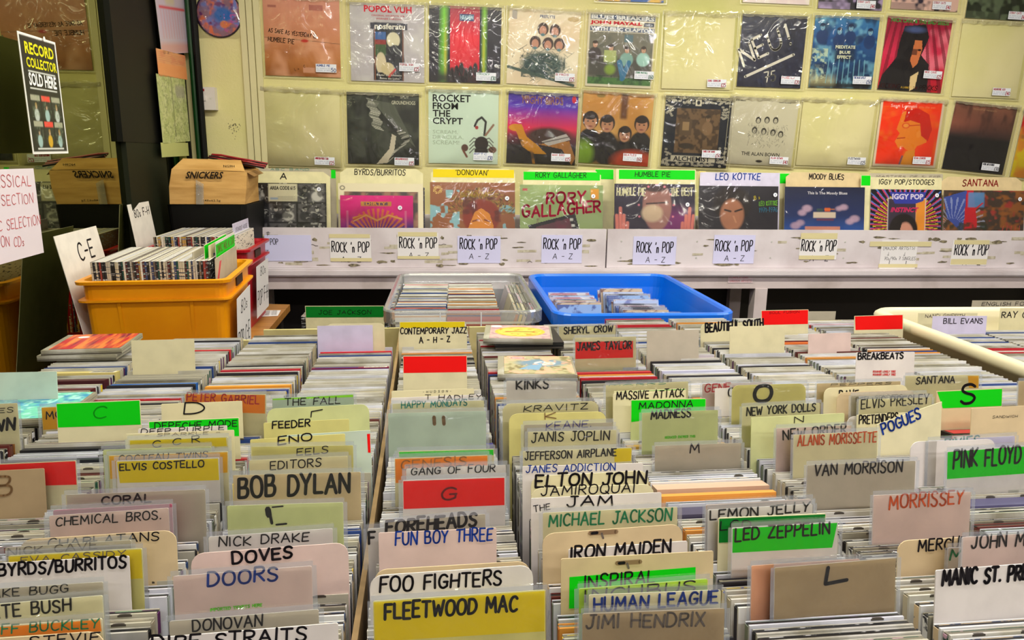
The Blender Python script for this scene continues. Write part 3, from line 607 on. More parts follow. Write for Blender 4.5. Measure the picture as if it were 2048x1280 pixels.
# --- eighth row
card((1150, 676), (1272, 673), 'cream', stick=('red', [(1150, 684), (1266, 682), (1266, 715), (1150, 718)]), text=[('JAMES TAYLOR', (1155, 701), (1262, 697), 14, k, .16)], sleeve=1)
card((1118, 654), (1231, 651), 'cream', text=[('SHERYL CROW', (1128, 668), (1225, 663), 12, k, .18)], sleeve=1, zt=1.1359)
def redflap(q, L, sc): q.ngon([(x, -.0008, z) for x, z in (L(1496, 1205), L(1533, 1208), L(1552, 1150), L(1515, 1158))], mat('translucent_red', (212, 110, 92), .4))
card((1549, 1136), (1792, 1116), 'taupe', text=[('L', (1650, 1166), (1693, 1158), 30, k, .2)], extra=None, sleeve=1, wdt=.118)
card((1503, 1132), (1720, 1118), 'peach', sleeve=1, zt=1.1478)
card((1464, 1056), (1676, 1044), 'white', stick=('green', [(1464, 1057), (1676, 1045), (1664, 1095), (1455, 1106)]), text=[('LED ZEPPELIN', (1470, 1082), (1658, 1066), 23, k, .15)], sleeve=1, wdt=.118)
card((1437, 1036), (1652, 1027), 'cream', stick=('darkgreen', [(1437, 1036), (1652, 1027), (1648, 1075), (1427, 1086)]), text=[('LCD', (1440, 1060), (1500, 1055), 15, k)], wdt=.128)
card((1416, 1020), (1625, 1008), 'white', text=[('LEMON JELLY', (1420, 1040), (1618, 1022), 17, k, .16)], sleeve=1)
card((1412, 1010), (1622, 998), 'pink', sleeve=1)
card((1310, 892), (1482, 886), 'grey', zt=1.1369, text=[('M', (1380, 906), (1398, 905), 17, k, .13)], sleeve=1, wdt=.13)
def gl2(q, L, sc): write(q, 'REDUCED ENTRIES THIS', L(1330, 877), L(1390, 874), 4*sc, -.0006, mat('green_print', (110, 215, 40), .6), .3, k=2)
card((1284, 826), (1436, 820), 'greenish', text=[('MADNESS', (1302, 838), (1381, 833), 15, k, .17)], extra=gl2, sleeve=1, wdt=.13)
card((1262, 800), (1412, 797), 'greenish', stick=('green', [(1262, 801), (1412, 798), (1412, 824), (1260, 844)]), text=[('MADONNA', (1278, 818), (1385, 813), 12, 'black', .14)], wdt=.132)
card((1228, 783), (1372, 777), 'cream', stick=('green', [(1229, 777), (1372, 773), (1372, 779), (1229, 783)]), wdt=.13)
card((1226, 788), (1370, 782), 'cream', text=[('MASSIVE ATTACK', (1233, 799), (1367, 793), 14, k, .14)], wdt=.13)
card((1210, 771), (1375, 763), 'cream', text=[('MARRS', (1216, 772), (1330, 768), 4, 'teal')], sleeve=1)
# --- ninth row
card((1872, 1141), (2152, 1120), 'white', wdt=.124, text=[('MANIC ST. PREACHERS', (1884, 1170), (2140, 1152), 26, k, .19)])
card((1925, 1075), (2160, 1061), 'pink', zt=1.164, free=True, text=[('JOHN MARTYN', (1942, 1097), (2140, 1085), 24, k, .12)], sleeve=1)
card((1896, 1096), (2060, 1088), 'white', free=True, zt=1.1304, wdt=.118, text=[('MIDLAKE', (1899, 1119), (2050, 1112), 18, 'green', .16)], sleeve=1)
card((1796, 1082), (2010, 1070), 'beige', zt=1.1391, rnd_=True, wdt=.128, text=[('MERCURY', (1836, 1102), (1948, 1094), 20, k)])
card((1747, 991), (1942, 984), 'pink', wdt=.118, text=[('MORRISSEY', (1778, 1018), (1925, 1007), 25, 'orange', .12)], sleeve=1)
card((1608, 931), (1825, 922), 'grey', wdt=.13, text=[('VAN MORRISON', (1622, 951), (1797, 943), 20, k, .13)], sleeve=1)
card((1587, 870), (1755, 862), 'cream', wdt=.122, text=[('ALANIS MORISSETTE', (1595, 892), (1755, 883), 18, 'orange', .12)], sleeve=1)
card((1553, 857), (1702, 851), 'pink', wdt=.115, text=[('NEW ORDER', (1566, 879), (1692, 866), 17, k)], sleeve=1)
card((1480, 836), (1667, 827), 'greenish', text=[('N', (1566, 846), (1584, 844), 10, k)])
card((1484, 814), (1640, 806), 'cream', wdt=.13, text=[('NEW YORK DOLLS', (1493, 831), (1630, 822), 14, k, .15)], sleeve=1)
card((1464, 771), (1612, 767), 'yellowish', rnd_=True, wdt=.132, text=[('O', (1507, 802), (1541, 801), 31, k, .2)], sleeve=1)
card((1430, 777), (1560, 773), 'white', zt=1.150, wdt=.12, text=[('ORBITAL', (1456, 792), (1540, 788), 15, k)])
card((1405, 768), (1545, 764), 'pink', zt=1.149, wdt=.132, text=[('GENE', (1409, 784), (1460, 782), 14, 'red')], sleeve=1)
card((1290, 662), (1394, 659), 'grey', wdt=.12)
# --- tenth row
card((1894, 903), (2075, 890), 'white', wdt=.12, stick=('green', [(1894, 903), (2075, 890), (2077, 945), (1894, 958)]), text=[('PINK FLOYD', (1906, 936), (2040, 925), 28, k, .13)], sleeve=1)
card((1856, 882), (2030, 872), 'lavender', wdt=.122, text=[('PIXIES', (1890, 900), (1958, 889), 17, 'teal', .15)], sleeve=1)
card((1815, 884), (1985, 878), 'white', wdt=.122, rnd_=True)
card((1752, 848), (1886, 804), 'cream', wdt=.105, roll=True, text=[('POGUES', (1766, 868), (1842, 836), 20, 'blue', .17)])
card((1732, 832), (1915, 824), 'white', zt=1.138, rnd_=True, wdt=.135)
card((1714, 830), (1880, 822), 'cream', zt=1.148, text=[('PRETENDERS', (1718, 848), (1795, 842), 14, k)], wdt=.13)
card((1718, 799), (1862, 795), 'cream', text=[('ELVIS PRESLEY', (1722, 817), (1857, 806), 17, k, .11)], sleeve=1, wdt=.12)
card((1702, 792), (1850, 787), 'grey', text=[('PEEL SENDERS', (1712, 803), (1804, 796), 7, 'grey')], sleeve=1, wdt=.13)
card((1674, 785), (1830, 780), 'beige', rnd_=True, wdt=.132)
card((1622, 777), (1790, 770), 'cream', rnd_=True, wdt=.14, text=[('PAVE', (1653, 806), (1690, 802), 20, k, .1)])
card((1612, 768), (1780, 763), 'beige', text=[('PEPPERS', (1640, 772), (1760, 769), 4, k)], sleeve=1)
card((1460, 653), (1570, 651), 'cream', wdt=.112, zt=1.1652)
card((1402, 648), (1528, 643), 'cream', rnd_=True, text=[('BEAUTIFUL SOUTH', (1411, 664), (1526, 654), 14, k, .2)], wdt=.132, zt=1.1467)
# --- eleventh row
card((1858, 783), (1990, 777), 'beige', wdt=.118, stick=('green', [(1858, 783), (1989, 777), (1990, 812), (1870, 817)]), text=[('S', (1906, 810), (1934, 807), 32, k, .14)])
card((1890, 818), (2020, 812), 'beige', wdt=.125, text=[('SANDWICH', (1932, 838), (1982, 836), 4, k)])
card((1807, 752), (1955, 750), 'cream', wdt=.132, stick=('amber', [(1932, 752), (1953, 752), (1953, 776), (1934, 776)]), text=[], sleeve=1, extra=lambda q, L, sc: write(q, 'SANTANA', L(1828, 768), L(1905, 765), 13*sc, -.0006, ink(INK['black']), .18, k=3), seen='cream card, amber tab at right end, black word starting S')
def redp(q, L, sc):
    for yy in (745, 751): write(q, 'ROUGHER LOVELY TREE', L(1737, yy), L(1782, yy), 3.5*sc, -.0006, ink((220, 80, 80)), .25, k=2)
card((1704, 705), (1821, 704), 'white', wdt=.118, text=[('BREAKBEATS', (1707, 719), (1797, 717), 11, k, .2)], extra=redp)
card((1617, 668), (1702, 665), 'pink', wdt=.095, zt=1.1467)
card((1514, 621), (1609, 619), 'cream', wdt=.105, zt=1.163, stick=('red', [(1515, 622), (1608, 620), (1608, 648), (1516, 650)]), text=[('SOUL FUSION', (1530, 628), (1590, 626), 4, 'darkred')])
card((1709, 632), (1807, 629), 'cream', free=True, wdt=.11, zt=1.1467, stick=('red', [(1710, 633), (1805, 630), (1805, 658), (1711, 660)]))
card((1988, 764), (2130, 760), 'beige', wdt=.13, text=[('BRUCE', (2000, 775), (2038, 772), 11, 'grey'), ], sleeve=1)
# ------------------------------------------------------------------ the CD cases
m_lid = m_lid0 = mat('clear_case_lid', (150, 146, 126), .2, .55, noise=((196, 194, 184), (14, 8, 8), .45, .6)); m_tray = mat('clear_case_tray', (120, 116, 98), .25, .5); m_dark = mat('black_case_tray', (26, 26, 28), .3, .5)
m_lids = [m_lid]+[mat('case_lid_%d' % i, c_, .18, .55, noise=(c2, (14, 8, 8), .45, .6)) for i, (c_, c2) in enumerate([((204, 202, 190), (226, 226, 222)), ((122, 116, 98), (150, 148, 130)), ((184, 180, 160), (210, 208, 198)), ((196, 198, 204), (222, 224, 232))])]
LIDC = {2: (178, 30, 44), 8: (206, 140, 60), 3: (44, 70, 130), 12: (40, 38, 44), 6: (98, 44, 40)}
m_nub = mat('case_notch', (72, 66, 58), .4); m_paper = mat('booklet_paper', (225, 224, 214), .6)
SP = [(196, 186, 160), (16, 16, 20), (180, 30, 36), (34, 60, 120), (214, 190, 150), (40, 84, 66), (96, 52, 40), (226, 224, 216), (200, 120, 40), (54, 54, 62), (92, 44, 92), (230, 200, 60), (30, 30, 38), (120, 130, 116)]
m_sp = [mat('spine_print_%d' % i, c_, .45, .4, noise=(tuple(min(255, 255-v) if i % 3 else int(v*.8) for v in c_), (60, 60, 60), .56, .6)) for i, c_ in enumerate(SP)]
def cd_mesh(dark, sp, nub=True, TH=.0096, WD=.142, HT=.1245):
    h = WD/2; q = MB(); tm = m_dark if dark else m_tray; m_lid = m_lids[(sp*7+3) % 5] if sp not in LIDC else paint(LIDC[sp], .4)
    q.box(-h, h, 0, .0024, 0, HT, m_lid); q.box(-h, -h+.0012, .0024, .0062, .002, HT-.003, m_lid); q.box(h-.0012, h, .0024, .0062, .002, HT-.003, m_lid)
    q.box(-h+.0006, h-.0006, .0030, TH-.0012, 0, HT-.0010, tm)
    q.box(-h+.0002, h-.0002, TH-.0012, TH, 0, HT-.0003, m_lid)
    for sx in ((-.045, .0, .045), (), (-.038,), (.046,), ())[sp % 5] if nub else ():           # lid tabs
        q.loft([[(sx+.006*math.cos(t), yy, HT-.0004+.0007*math.sin(t)) for t in np.linspace(0, math.pi, 7)]+[(sx-.006, yy, HT-.002), (sx+.006, yy, HT-.002)] for yy in (-.0002, .0016)], m_nub)
    q.box(-h+.004, -h+.0046, .0024, .0034, HT-.004, HT-.0002, m_nub); q.box(h-.0046, h-.004, .0024, .0034, HT-.004, HT-.0002, m_nub)
    i_ = MB(); i_.box(-h-.0002, -h+.0007, .0026, TH-.0006, .003, HT-.0022, m_sp[sp]); i_.box(h-.0007, h+.0002, .0026, TH-.0006, .003, HT-.0022, m_sp[sp]); i_.box(-h+.004, h-.004, TH-.0022, TH-.0017, .003, HT-.0008, m_sp[sp])
    b_ = MB(); b_.box(-h+.009, h-.005, .0025, .0033, .004, HT-.0016, m_paper if sp % 3 else m_sp[sp]); return q, i_, b_
protos = []
for i in range(len(SP)):
    q, i_, b_ = cd_mesh(i % 3 == 1 or i in (6, 9), i); meshes = []
    o = q.build('compact_disc_case'); c1 = i_.build('inlay_card', o); c2 = b_.build('booklet', o); protos.append(o)
# slots: every row is packed from front to back between its dividers
rnd = random.Random(11); slots = []
VF = .46; NIND = 285
SPEC = {}
def discbox(px, py, th, rgb, label, name='disc_box', dz=.002, rgb2=None, txt=None, wd=.142):
    u_, v_ = uv(PZ(px, py, CDT)); c = colof(u_)
    for v, o in cards.get(c, []):                     # slide forward of a divider it would cut
        if v_-.001 < v < v_+th+.002: v_ = v-th-.002
    SPEC.setdefault(c, []).append((v_, th)); h = wd/2; HT = .1245; tl2 = (CDT-TF)*math.tan(LEAN)
    q = MB(); q.box(-h, h, 0, th, 0, HT, paint(rgb, .4)); q.box(-h+.001, h-.001, -.0002, 0, .002, HT-.002, paint(rgb2 or rgb, .4))
    if rgb2: q.box(-h+.006, h*.2, th*.12, th*.88, HT, HT+.0003, paint(rgb2, .4))
    if txt == 'bars':
        r_ = random.Random(3)
        q.box(h*.35, h*.95, th*.1, th*.9, HT, HT+.0003, paint((226, 222, 210), .5))
        for i in range(16): x = h*.38+i*h*.034; q.box(x, x+h*.034*r_.uniform(.3, .7), th*.2, th*.85, HT+.0003, HT+.0005, m_dark)
    LHx = np.array([0, 0, 1])*math.cos(LEAN)+VD*math.sin(LEAN); LNx = np.cross(LHx, UD)
    o = q.build(name, M=frame(W3(U0+COLW*(c+.5), v_+.0005-tl2, TF+dz), UD, LNx, LHx)); tag(o, label+', %s row from left' % ROWN[c], 'disc box')
discbox(1437, 978, .021, (196, 166, 140), 'thick tan cardboard disc box among the CDs'); discbox(1437, 992, .0095, (222, 150, 66), 'disc with orange top edge in front of a tan box'); discbox(1437, 1030, .024, (70, 66, 88), 'thick slate-grey disc box behind the dark green card')
discbox(2030, 1012, .024, (92, 88, 122), 'thick slate-blue disc box behind others'); discbox(1985, 868, .026, (24, 22, 24), 'black and white disc box with red bar', rgb2=(206, 60, 60)); discbox(1990, 846, .012, (30, 130, 50), 'green-edged case behind a black disc box')
discbox(700, 706, .010, (196, 22, 40), 'bright red case near the back'); discbox(690, 738, .012, (120, 30, 60), 'purple and red case with a barcode on its top edge', txt='bars', rgb2=(60, 30, 110)); discbox(875, 897, .014, (34, 36, 110), 'dark blue case behind the green-edged card')
discbox(440, 776, .012, (222, 150, 50), 'amber case in front of the rear rows'); discbox(430, 786, .011, (34, 56, 130), 'navy case just in front of an amber one'); discbox(520, 742, .009, (176, 30, 50), 'red-topped case in the middle of the row')
discbox(280, 772, .013, (40, 96, 170), 'blue case among grey ones'); discbox(330, 704, .010, (196, 40, 50), 'red case close behind the blank cream card'); discbox(170, 748, .020, (206, 190, 120), 'cream disc box with a barcode on top', txt='bars'); discbox(160, 764, .020, (70, 26, 34), 'dark maroon disc box')
discbox(155, 782, .018, (86, 30, 36), 'maroon disc box in front of another'); discbox(1090, 745, .010, (170, 40, 44), 'dark red case'); discbox(1180, 748, .012, (178, 40, 50), 'red case behind the mint-lettered cards'); discbox(1220, 640, .010, (180, 40, 60), 'raspberry case at the back')
discbox(1440, 742, .009, (190, 190, 210), 'pale lilac case'); discbox(1560, 688, .012, (214, 110, 50), 'orange case at the back'); discbox(1800, 800, .011, (210, 150, 40), 'amber case by the fluorescent card'); discbox(1460, 890, .011, (176, 140, 60), 'golden case in front of the pale green card')
discbox(1660, 1010, .010, (150, 60, 40), 'rust-coloured case'); discbox(110, 902, .012, (30, 30, 34), 'black case in front of the large green card'); discbox(90, 925, .010, (30, 34, 40), 'charcoal case a little nearer than a black one')
VB = {-2: 1.58, -1: 1.62, 0: 1.63, 1: 1.52, 2: 1.72, 3: 1.63, 4: 1.70, 5: 1.73, 6: 1.75, 7: 1.74, 8: 1.70}
ONSTACK = []
for c in range(-2, 9):
    vb = VB[c]; bl = sorted([(v, v) for v, o in cards.get(c, []) if v < vb+.05]+[(v, v+t_) for v, t_ in SPEC.get(c, [])]); gaps = []; e0 = VF-.004
    for v0, v1 in bl+[(vb, vb)]: gaps.append((e0, v0)); e0 = max(e0, v1)
    for a, b_ in gaps:
        room = b_-a-.0020; n = int(room/.01075)
        if n < 1: continue
        st = room/n
        if st > .0128: st = .0128
        for i in range(n):
            slots.append((c, a+.0013+i*st+rnd.uniform(0, max(0, st-.0104))*.5, rnd.uniform(-.0012, .0012), rnd.uniform(0, .0022) if rnd.random() < .8 else rnd.uniform(.002, .005), rnd.choice([0, 0, 0, 0, 13, 13, 7, 7, 1, 1, 4, 4, 5, 9, 9, 10, 11]*3+[0, 13, 7, 1, 4, 9, 2, 3, 8, 6, 12, 12])))
# in view only: drop what lies outside the frame
def inframe(c, v):
    p = W3(U0+COLW*(c+.5), v, CDT)-CP; dpt = np.dot(p, FW)
    if dpt < .1: return False
    x = 1024+F*np.dot(p, RT)/dpt; y = 640-F*np.dot(p, UP)/dpt; hw = F*.075/dpt
    return x+hw > -10 and x-hw < 2058 and y < 1330
slots = [s_ for s_ in slots if inframe(s_[0], s_[1])]
slots.sort(key=lambda s_: np.linalg.norm(W3(U0+COLW*(s_[0]+.5), s_[1], CDT)-CP)); print('CD slots', len(slots))
LH = np.array([0, 0, 1])*math.cos(LEAN)+VD*math.sin(LEAN); LN = np.cross(LH, UD)
tl_ = (CDT-TF)*math.tan(LEAN)
def cdM(s_):
    c, v, du, dz, sp = s_; return frame(W3(U0+COLW*(c+.5)+du, v-tl_, TF+dz), UD, LN, LH)
SPN = ['tan', 'black', 'red', 'dark blue', 'sand-coloured', 'green', 'brown', 'white', 'orange', 'grey', 'purple', 'yellow', 'charcoal', 'pale green']
used = set()
for s_ in slots[:NIND]:
    i = s_[4]; M = cdM(s_)
    o = protos[i] if i not in used else copy_tree(protos[i]); o.matrix_world = M; used.add(i)
    tag(o, 'upright CD case, %s spine, filed towards the front of the %s row from left' % (SPN[i], ROWN[s_[0]]), 'CD', 'CD cases near the front, %s row, %s spines' % (ROWN[s_[0]], SPN[i]))
for i, o in enumerate(protos):
    if i not in used:
        for ch in list(o.children): bpy.data.objects.remove(ch)
        bpy.data.objects.remove(o)
STUFF = MB(); TT = {}
def addcd(M, i):
    if i not in TT: TT[i] = cd_mesh(i % 3 == 1 or i in (6, 9), i, False)
    for src in TT[i]:
        n = len(STUFF.v); STUFF.v += [tuple(M @ Vector(p_)) for p_ in src.v]; STUFF.f += [[k_+n for k_ in f_] for f_ in src.f]
        mp = [STUFF.m(x_) for x_ in src.ms]; STUFF.mi += [mp[k_] for k_ in src.mi]
for s_ in slots[NIND:]: addcd(cdM(s_), s_[4])
# browser trays and their partitions
m_kraft = mat('brown_hardboard', (140, 116, 78), .75, .2, noise=((112, 92, 60), 20, .4, .7)); m_cream = mat('cream_card_tray', (206, 196, 140), .7, noise=((180, 170, 110), 12, .4, .7))
for c0, c1, vb, lb in ((-2, -1, 1.66, 'cream-edged wooden CD tray under the two leftmost rows of discs'), (0, 2, 1.76, 'wooden CD tray with brown partitions under the third to fifth rows'), (3, 5, 1.76, 'wooden CD tray with brown partitions under the sixth to eighth rows'), (6, 8, 1.77, 'wooden CD tray under the three rightmost rows beside the cream tub')):
    ua, ub = U0+COLW*c0, U0+COLW*(c1+1); e = tag(empty('cd_tray', W3((ua+ub)/2, 1.0, .971), TA), lb, 'tray', 'CD trays side by side on the table'); h = (ub-ua)/2-.001
    vf = VF-.03; vb2 = vb
    q = MB(); q.box(-h, h, vf-1, vb2-1, 0, .0115, m_kraft); q.build('tray_floor', e)
    q = MB(); q.box(-h, h, vf-1.008, vf-1, 0, .06, m_cream); q.build('front_board', e)
    q = MB(); q.box(-h, h, vb2-1, vb2-1+.008, 0, .118, m_cream); q.build('back_board', e)
    q = MB(); q.box(-h, -h+.0022, vf-1, vb2-1, .0115, .119 if c0 == -2 else .07, m_cream if c0 == -2 else m_kraft); q.build('side_board', e)
    q = MB(); q.box(h-.0022, h, vf-1, vb2-1, .0115, .07, m_kraft); q.build('side_board', e)
    for c in range(c0+1, c1+1):
        x = U0+COLW*c-(ua+ub)/2; hh = .131 if c in (2, ) else .07; th = .002 if c != 2 else .0026
        q = MB(); q.box(x-th, x+th, vf-1, vb2-1, .0115, hh, m_kraft); q.build('partition', e)
# loose CDs lying flat on the rows
def flatcd(px, py, z, th, rot, artf, label, case='clear', w_=.142, d_=.125, disc=False):
    p_ = PZ(px, py, z+th); e = tag(empty('flat_cd_case', (p_[0], p_[1], z), rot), label, 'CD', 'CD cases lying flat on top of the rows')
    q = MB(); mt = m_lid if case == 'clear' else m_dark
    q.box(-w_/2, w_/2, -d_/2, d_/2, 0, th*.42, mt); q.box(-w_/2, w_/2, -d_/2, d_/2, th*.5, th, mt); q.box(-w_/2+.002, w_/2-.002, -d_/2+.002, d_/2-.002, th*.42, th*.5, m_dark)
    q.box(-w_/2, w_/2, -d_/2-.0004, -d_/2, th*.1, th*.3, m_nub); q.build('case', e)
    if artf:
        a = artf(); o = a.to('front_cover', w_-.016, d_-.006, 0, th=.0006, extra=None); o.parent = e; o.rotation_euler = (-math.pi/2, 0, 0); o.location = (.004, -(d_-.006)/2, th+.0009)
    return e
def a_red():
    a = Art(70, (190, 40, 50), .85, 5); a.noise((230, 130, 60), 22, .3, .7, fy=2); a.noise((120, 20, 60), 16, .45, .8, fy=2); return a.ell(.22, .2, .085, .06, (250, 235, 235))
def a_gold():
    a = Art(70, (196, 168, 160), .85, 6); a.noise((170, 130, 140), 9); a.ell(.5, .5, .42, .36, (240, 180, 60)); a.ell(.5, .5, .36, .28, (236, 205, 90)); a.noise((215, 130, 40), 12, .5, .7, .8, (.15, .2, .85, .8)); a.rect(.25, .48, .75, .53, (140, 60, 40)); return a.ell(.1, .1, .09, .07, (240, 240, 240))
def a_kin():
    a = Art(70, (176, 170, 130), .85, 8); a.noise((130, 120, 80), 10); a.ell(.55, .4, .35, .2, (110, 140, 160), soft=.1); a.ell(.6, .42, .16, .12, (200, 210, 205)); a.poly([(.2, .75), (.6, .3), (.5, .8)], (120, 160, 190)); a.noise((220, 170, 140), 8, .55, .7); a.ell(.2, .12, .12, .07, (225, 225, 225)); a.ell(.2, .12, .11, .06, (200, 30, 36)); return a.rect(.12, .1, .28, .14, (240, 220, 220))
def a_cyan():
    a = Art(70, (110, 205, 175), .85, 9); a.noise((60, 150, 190), 7, .4, .7); a.noise((170, 235, 220), 12, .5, .75); return a
zs = CDT+.004
flatcd(182, 694, zs, .0102, TA, None, 'lower clear CD case of the flat pair at the back left'); flatcd(188, 683, zs+.0104, .0102, TA+.05, a_red, 'red-orange striped CD lying flat on top of the pile at the back left')
flatcd(60, 812, zs+.001, .0102, TA+.02, a_cyan, 'turquoise CD lying flat at the left edge of the picture')
flatcd(1052, 671, zs, .014, TA, None, 'thick black disc box lying flat under the gold oval CD', 'black'); 
flatcd(1036, 664, zs+.0145, .0102, TA-.12, a_gold, 'CD with a golden oval on its cover, lying on the black disc box')
flatcd(1072, 730, zs+.0005, .0102, TA-.1, a_kin, 'CD with red oval sticker lying flat behind the large-lettered card starting K')
# ------------------------------------------------------------------ tables that carry the trays and tubs
m_tab = mat('worn_table_board', (120, 96, 64), .6, noise=((96, 76, 50), 8, .4, .6)); m_leg = mat('grey_steel_leg', (90, 90, 92), .4, metal=.6)
def table(x0, x1, y0, y1, z, rz, pos, label, mt=m_tab, th=.022):
    e = tag(empty('display_table', (pos[0], pos[1], 0), rz), label, 'table')
    q = MB(); q.box(x0, x1, y0, y1, z-th, z, mt); q.build('table_top', e)
    for sx in (x0+.03, x1-.06):
        for sy in (y0+.03, y1-.06):
            q = MB(); q.box(sx, sx+.03, sy, sy+.03, 0, z-th, m_leg); q.build('leg', e)
table(-.83, 1.76, -.62, .87, .9705, 0, (0, 1.0), 'long wooden table under the rows of CD trays')
table(-.48, .52, -.305, .37, .875, 0, (.235, 2.18), 'low table carrying the clear tub and the blue tub')
# ------------------------------------------------------------------ plastic tubs
def tubmesh(W, D, Hh, tap, r, mt, rim, rimh, th=.0035, rolled=False):
    """hollow tub: outer wall up, rim out and over, inner wall down"""
    wi, di = W/2-rim, D/2-rim; q = MB(); L = []
    L.append(rrect(wi*tap, di*tap, r*.8, 0)); L.append(rrect(wi, di, r, Hh-rimh*1.0))
    if rolled:
        for k in range(0, 9):
            t = -math.pi*.5+math.pi*1.4*k/8; L.append(rrect(wi+rim*.5+rim*.5*math.cos(t), di+rim*.5+rim*.5*math.cos(t), r+rim*.5, Hh-rimh/2+rimh/2*math.sin(t)))
    else:
        L.append(rrect(wi+th, di+th, r, Hh-rimh*.9)); L.append(rrect(W/2, D/2, r+rim, Hh-rimh)); L.append(rrect(W/2, D/2, r+rim, Hh-.004)); L.append(rrect(W/2-.004, D/2-.004, r+rim-.003, Hh)); L.append(rrect(wi+.004, di+.004, r, Hh)); 
        L.append(rrect(wi-.001, di-.001, r, Hh-.006))
    L.append(rrect(wi-th, di-th, r-th, Hh-rimh*1.2)); L.append(rrect(wi*tap-th, di*tap-th, r*.8-th, th)); q.loft(L, mt); return q
m_blue = mat('blue_tub_plastic', (0, 104, 226), .28, .5, coat=.3)
m_bluein = m_blue
m_yel = mat('yellow_crate_plastic', (240, 160, 4), .38, .45, noise=((226, 140, 0), 6, .35, .7)); m_redc = mat('red_crate_plastic', (172, 14, 32), .35, .5)
m_wht = mat('cream_tub_plastic', (222, 214, 180), .3, .5)
m_clr = film('frosted_clear_plastic', (.97, .98, .985), .03, .12, milk=.20, milkcol=(244, 247, 252))
zr = 1.109; TB = .876
# clear tub
cx, cy = .015, 2.175
q = tubmesh(.418, .636, zr-TB, .90, .035, m_clr, .016, .034)
o = q.build('clear_storage_tub', smooth=False); o.location = (cx, cy, TB); o.rotation_euler = (0, 0, .01); tag(o, 'clear frosted plastic storage tub filled with CDs, left of the blue tub', 'tub')
clr = o
for x in (-.06, .045): q = MB(); q.box(x-.0015, x+.0015, -.3190, -.3180, .155, .230, mat('tub_rib', (225, 230, 235), .3)); q.build('rib', clr)
for i, (x, z_, ln) in enumerate((( .181, 2.34, 'SALE'), (.181, 2.22, 'CDs'))):
    q = MB(); q.slab([(-.035, 0), (.035, 0), (.035, .05), (-.035, .05)], -.0006, 0, m_pap); write(q, 'CDs' if i else 'SALE', (-.026, .012), (.026, .012), .024, -.001, ink((190, 40, 60)) if i == 0 else ink((70, 60, 150)), .15)
    o = q.build('tub_label', M=frame((x, z_, 1.045), (0, -1, .0), (1, 0, .08), (.0, 0, 1))); tag(o, ('red' if i == 0 else 'purple')+' lettered paper label inside the right wall of the clear tub', 'label')
# blue tub
q = tubmesh(.484, .669, zr-TB, .88, .04, m_blue, .020, .036, th=.004)
o = q.build('blue_storage_tub'); o.location = (.485, 2.147, TB); o.rotation_euler = (0, 0, .012); tag(o, 'bright blue plastic storage tub half full of CDs in sleeves, beside the clear tub', 'tub')
# CDs in the clear tub
def smallcd(name, w_, h_, t_, mt, sp):
    q = MB(); q.box(-w_/2, w_/2, 0, t_*.4, 0, h_, mt); q.box(-w_/2+.001, w_/2-.001, t_*.48, t_, 0, h_-.0012, mt); o = q.build(name)
    q = MB(); q.box(-w_/2-.0003, -w_/2+.001, t_*.12, t_*.9, .004, h_-.004, m_sp[sp]); q.box(w_/2-.001, w_/2+.0003, t_*.12, t_*.9, .004, h_-.004, m_sp[sp]); q.box(-w_/2+.003, w_/2-.003, t_*.4, t_*.48, .003, h_+.0002, m_sp[sp]); q.build('inlay_card', o); return o
m_gsl = [mat('tinted_case_%d' % i, c_, .25, .5) for i, c_ in enumerate([(150, 150, 138), (120, 122, 118), (172, 168, 150), (92, 90, 88), (164, 158, 168)])]
P2 = []
rnd = random.Random(5); first = set()
for o_ in P2:
    for ch in list(o_.children): bpy.data.objects.remove(ch)
    bpy.data.objects.remove(o_)
for col, x in enumerate((-.100, .046)):
    for j in range(48):
        y = 1.905+j*.0112; addcd(frame((x+rnd.uniform(-.002, .002), y-.01, .958), (1, .0, 0), (0, 1, -.16), (0, .16, 1)), rnd.choice([0, 2, 3, 4, 9, 9, 1, 5, 6, 7, 8]))
# spare risers that lift them
q = MB(); q.box(-.150, .160, -.275, .275, .0045, .081, mat('cardboard_riser', (150, 120, 80), .8)); o = q.build('cardboard_riser'); o.location = (cx-.012, cy, TB); tag(o, 'cardboard riser under the CDs in the clear tub', 'riser')
P3 = [smallcd('compact_disc_case', .142, .124, .0098, m_gsl[i % 5], k_) for i, k_ in enumerate((8, 11, 4, 10, 2, 12, 13))]
for row in range(3):
    for j in range(5):
        i = (row*2+j) % 7; y = 1.99+row*.150; M = frame((.124+j*.0112, y, .972), (0, -1, 0), (1, 0, -.28), (.28, 0, 1))
        if 100+i in first: o = copy_tree(P3[i], M)
        else: o = P3[i]; o.matrix_world = M; first.add(100+i)
        tag(o, 'CD turned sideways in the %s block at the right of the clear tub' % ('front', 'middle', 'back')[row], 'CD', 'sideways CDs, %s block of the clear tub' % ('front', 'middle', 'back')[row])
